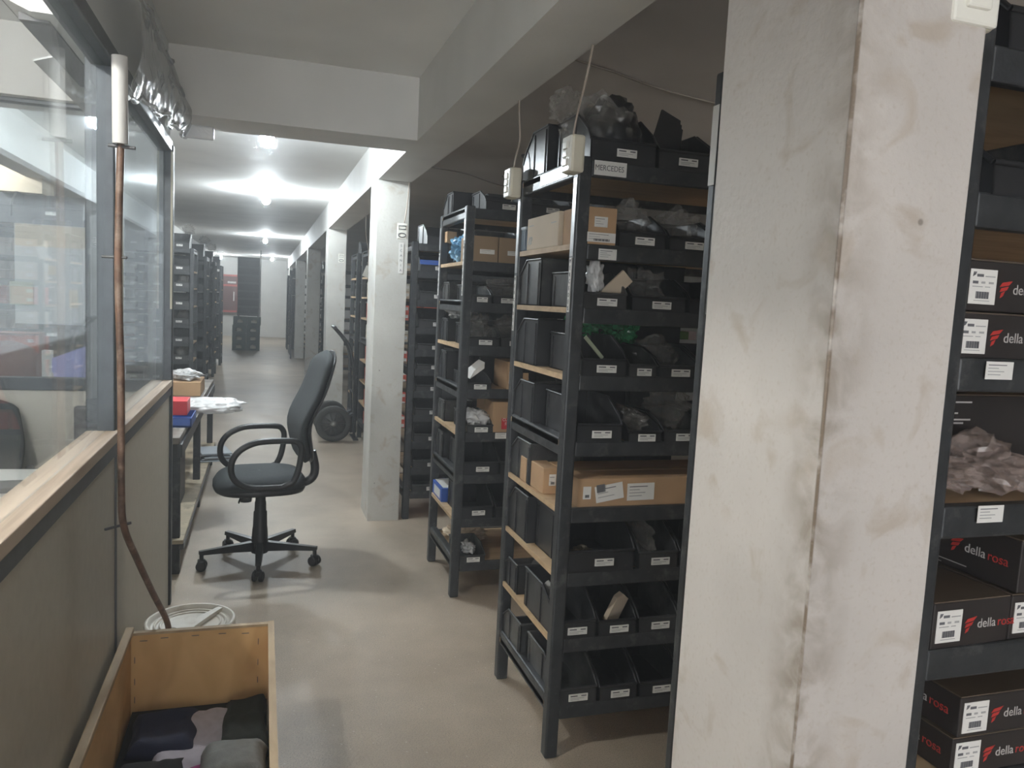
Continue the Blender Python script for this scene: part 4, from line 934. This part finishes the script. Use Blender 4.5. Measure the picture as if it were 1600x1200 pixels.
# pipe and hose
t = thing('drain_hose', 'brown drain hose with white sleeve running down to the bucket', 'hose', (-.36, 2.28, 0))
MB().tube([(0, -.02, 2.075), (0, -.01, 1.86)], .019, 16).build('white_sleeve', mat('sleeve_plastic', (.56, .55, .53), .5), t)
MB().tube(smooth_path([(0, 0, 1.87), (-.005, -.01, 1.55), (0, .0, 1.24), (0, .005, .95), (.004, .02, .84), (.02, .12, .72), (.045, .28, .55), (.07, .42, .40), (.078, .46, .31)], 6), .0095, 10).build('hose', M_hose, t)
MB().tube([(-.03, .0, 1.855), (.035, -.01, 1.852)], .005, 6).build('wire_tie', M_dkgrey, t)
MB().tube([(-.045, .0, 1.57), (.016, -.012, 1.57)], .004, 6).build('wire_tie', M_dkgrey, t)
MB().tube([(-.045, .03, .83), (.022, .018, .85)], .004, 6).build('wire_tie', M_dkgrey, t)
# ================================================================ bucket
t = thing('water_bucket', 'round white lidded bucket on the floor behind the wooden box', 'bucket', (-.225, 2.815, 0))
MB().lathe([(0, .0), (.115, .0), (.12, .01), (.138, .31), (.146, .312), (.148, .335), (.15, .345), (.146, .352), (.137, .352), (.132, .338), (.125, .336), (0, .336)], 40).build('bucket_body', M_bucket, t)
MB().lathe([(.118, .336), (.12, .341), (.112, .342), (.11, .336)], 36).lathe([(.10, .336), (.102, .340), (.095, .340), (.093, .336)], 36).build('lid_ring', M_bucket, t)
MB().lathe([(.022, .336), (.03, .337), (.032, .348), (.027, .35), (.024, .338)], 20, 0, 'z', (-.06, -.08, 0)).build('lid_opening', M_bucket, t)
MB().prism([(-.02, -.09), (.0, -.10), (.06, .02), (.10, .09), (.085, .10), (.03, .03)], 'z', .338, .352).build('lid_handle', M_bucket, t)
# ================================================================ wooden box with clothes
t = thing('wooden_box', 'long open plywood box of clothes in the foreground', 'box', (-.17, 2.0, 0))
def panel(name, pts8, mt): MB().add(pts8, [(0, 1, 2, 3), (4, 7, 6, 5), (0, 4, 5, 1), (1, 5, 6, 2), (2, 6, 7, 3), (3, 7, 4, 0)]).build(name, mt, t)
zt = .42
MB().box((-.205, .548, 0), (.205, .562, zt+.0)).build('end_panel', M_ply, t)
MB().box((-.205, -.90, 0), (.205, -.886, zt)).build('end_panel', M_ply, t)
MB().box((-.218, -.90, 0), (-.2055, .562, zt+.004)).build('side_panel', M_ply, t)
MB().box((.2055, -.90, 0), (.218, .562, zt+.004)).build('side_panel', M_ply, t)
MB().box((-.205, -.886, .03), (.205, .548, .042)).build('bottom_panel', M_ply, t)
MB().rbox((-.222, -.90, zt+.004), (-.198, .565, zt+.022), .003).build('edge_batten', M_plyedge, t)
MB().box((.200, -.90, zt+.004), (.219, .565, zt+.010)).build('edge_batten', M_plyedge, t)
MB().box((-.198, .546, zt), (.20, .564, zt+.008)).build('edge_batten', M_plyedge, t)
mb = MB()
for x, z in ((-.18, .40), (-.12, .405), (-.03, .405), (.05, .405), (.12, .4)): mb.box((x, .5465, z), (x+.022, .548, z+.002))
for z in (.2, .26, .33): mb.box((-.195, .5465, z), (-.193, .548, z+.02)).box((.17, .5465, z+.03), (.172, .548, z+.05))
mb.build('staple', M_dkgrey, t)
def cloth(name, label, x0, x1, y0, y1, z, mt, seed, amp=.018, thick=.03, sl=0):
    n = 22; vs = []; fs = []
    for i in range(n+1):
        for k in range(n+1):
            u, v = i/n, k/n
            e = min(u, 1-u, v, 1-v)*6; e = min(1, e)
            x = x0+(x1-x0)*u; y = y0+(y1-y0)*v; q = Vector((x*9+seed, y*9, seed*.7))
            dx = .016*noise.noise(q*1.3+Vector((5, 0, 0))); dy = .018*noise.noise(q*1.3+Vector((0, 7, 0)))
            vs.append((x+dx, y+dy, z+thick*(1-(1-e)**2)-.01*(1-e)+amp*noise.noise(q*.8)+amp*.6*abs(noise.noise(q*2.1))+sl*(v-.5)))
    m_ = n+1
    fs = [(i*m_+k, (i+1)*m_+k, (i+1)*m_+k+1, i*m_+k+1) for i in range(n) for k in range(n)]
    o = MB().add(vs, fs, 0, True).build(name, mt)
    so = o.modifiers.new('s', 'SOLIDIFY'); so.thickness = .006; so.offset = -1
    return tag(o, label, 'clothing', 'clothes in the wooden box')
fabm = lambda n_, c: mat(n_, c, .9, var=.1, vscale=40, bump=.3, bscale=300)
M_navy = fabm('navy_cloth', (.018, .022, .055)); M_black = fabm('black_cloth', (.012, .013, .014)); M_olive = fabm('dark_olive_cloth', (.016, .019, .013))
M_lav = fabm('pale_lavender_cloth', (.52, .49, .56)); M_pink = fabm('magenta_cloth', (.42, .07, .24)); M_grey = fabm('grey_marl_cloth', (.26, .27, .27)); M_denim = fabm('dark_blue_cloth', (.025, .05, .11)); M_teal = fabm('dark_teal_cloth', (.03, .05, .05))
cloth('folded_garment', 'pale lavender garment showing between the dark ones in the wooden box', -.28, -.05, 2.12, 2.52, .17, M_lav, 1)
cloth('folded_garment', 'magenta garment peeking out under the black one, wooden box', -.36, -.07, 1.70, 2.22, .165, M_pink, 2)
cloth('folded_garment', 'navy garment at the far left of the wooden box', -.345, -.17, 2.24, 2.47, .19, M_navy, 3, .012)
cloth('folded_garment', 'dark olive garment against the far right of the wooden box', -.10, .03, 2.20, 2.50, .195, M_olive, 4, .014)
cloth('folded_garment', 'black garment in the near left of the wooden box', -.36, -.17, 1.84, 2.22, .195, M_black, 5, .012)
cloth('folded_garment', 'grey marl garment across the near right of the wooden box', -.15, .03, 2.02, 2.20, .215, M_grey, 6, .022, .035)
cloth('folded_garment', 'dark blue garment in the nearest right corner of the wooden box', -.16, .03, 1.70, 2.06, .20, M_denim, 7, .015)
cloth('folded_garment', 'dark teal garment at the near edge of the wooden box', -.36, -.14, 1.45, 1.86, .19, M_teal, 8, .015)
tag(MB().box((-.37, 1.12, .045), (.03, 2.54, .175)).build('clothes_pile', M_black), 'heap of dark clothes filling the wooden box below the top layer', 'clothing', kind='stuff')
# ================================================================ work bench
t = thing('work_bench', 'long dark workbench with lower shelf beyond the office partition', 'workbench', (-.40, 5.65, 0))
MB().rbox((-.40, -1.40, .70), (.0, 1.40, .735), .004).build('bench_top', M_benchtop, t)
MB().rbox((-.01, -1.40, .63), (.012, 1.40, .70), .004).rbox((-.40, -1.40, .64), (-.37, 1.40, .70), .004).build('top_rail', M_steel, t)
MB().box((-.40, -1.40, .175), (.02, 1.40, .195)).build('lower_shelf', M_benchlow, t)
MB().rbox((.0, -1.40, .145), (.024, 1.40, .178), .003).build('shelf_rail', M_steel, t)
for y in (-1.36, -.02, 1.34):
    for x in (-.045, -.40): MB().rbox((x, y, 0), (x+.045, y+.045, .70), .004).build('leg', M_steel, t)
carton(-.66, -.42, 5.9, 6.3, .737, .10, 'open brown carton on the workbench', M_card, tape=False)
crumple('plastic_wrap', (.2, .3, .06), M_filmW, 'clear wrap lying in the brown carton on the workbench', 'wrap', (-.54, 6.1, .838), 81, .6)
carton(-.50, -.40, 4.65, 4.85, .790, .08, 'small red and white carton on the blue tray, workbench', M_redsign, tape=False)
tr = thing('blue_tray', 'shallow blue plastic tray on the workbench', 'tray', (-.45, 4.72, .737))
MB().rbox((-.10, -.16, 0), (.08, .16, .012), .003).box((-.10, -.16, 0), (-.094, .16, .05)).box((.074, -.16, 0), (.08, .16, .05)).box((-.10, -.16, 0), (.08, -.154, .05)).box((-.1, .154, 0), (.08, .16, .05)).build('tray_body', M_blue, tr)
crumple('plastic_bag', (.40, .34, .08), M_filmW, 'white translucent plastic bag hanging over the workbench edge', 'bag', (-.33, 5.15, .735), 83, .28, 4)
for k, (x, y, r) in enumerate(((-.30, 5.9, .2), (-.22, 6.25, -.3), (-.42, 5.5, .1))):
    pass
tag(MB().box((-.1, -.13, 0), (.1, .13, .006)).build('loose_papers', M_paper, None, (-.52, 5.55, .737), (0, 0, .3)), 'loose white papers on the workbench before the carton', 'papers')
for k in range(5):
    tag(MB().rbox((-.11, -.15, 0), (.11, .15, .012), .003).build('magazine', [mat('magazine_grey', (.34+.04*(k % 2), .38, .42), .5)], None, (-.36+.008*(k % 3), 6.35+.02*(k % 2), .197+.0135*k), (0, 0, .15+.07*(k % 3))), f'grey-blue magazine, {["lowest","second","middle","fourth","topmost"][k]} of the stack on the lower bench shelf', 'magazine', 'magazines on the bench shelf')
carton(-.78, -.62, 6.0, 6.35, .197, .3, 'grey cabinet-like carton under the workbench', mat('grey_card', (.20, .20, .19), .6), tape=False)
carton(-.60, -.46, 5.0, 5.25, .197, .40, 'upright dark case on the lower bench shelf', M_dkgrey, tape=False, name='dark_case', cat='case')
carton(-.66, -.54, 5.70, 5.90, .197, .22, 'pinkish brown carton on the lower bench shelf', mat('pinkish_card', (.48, .34, .27), .7), tape=False)
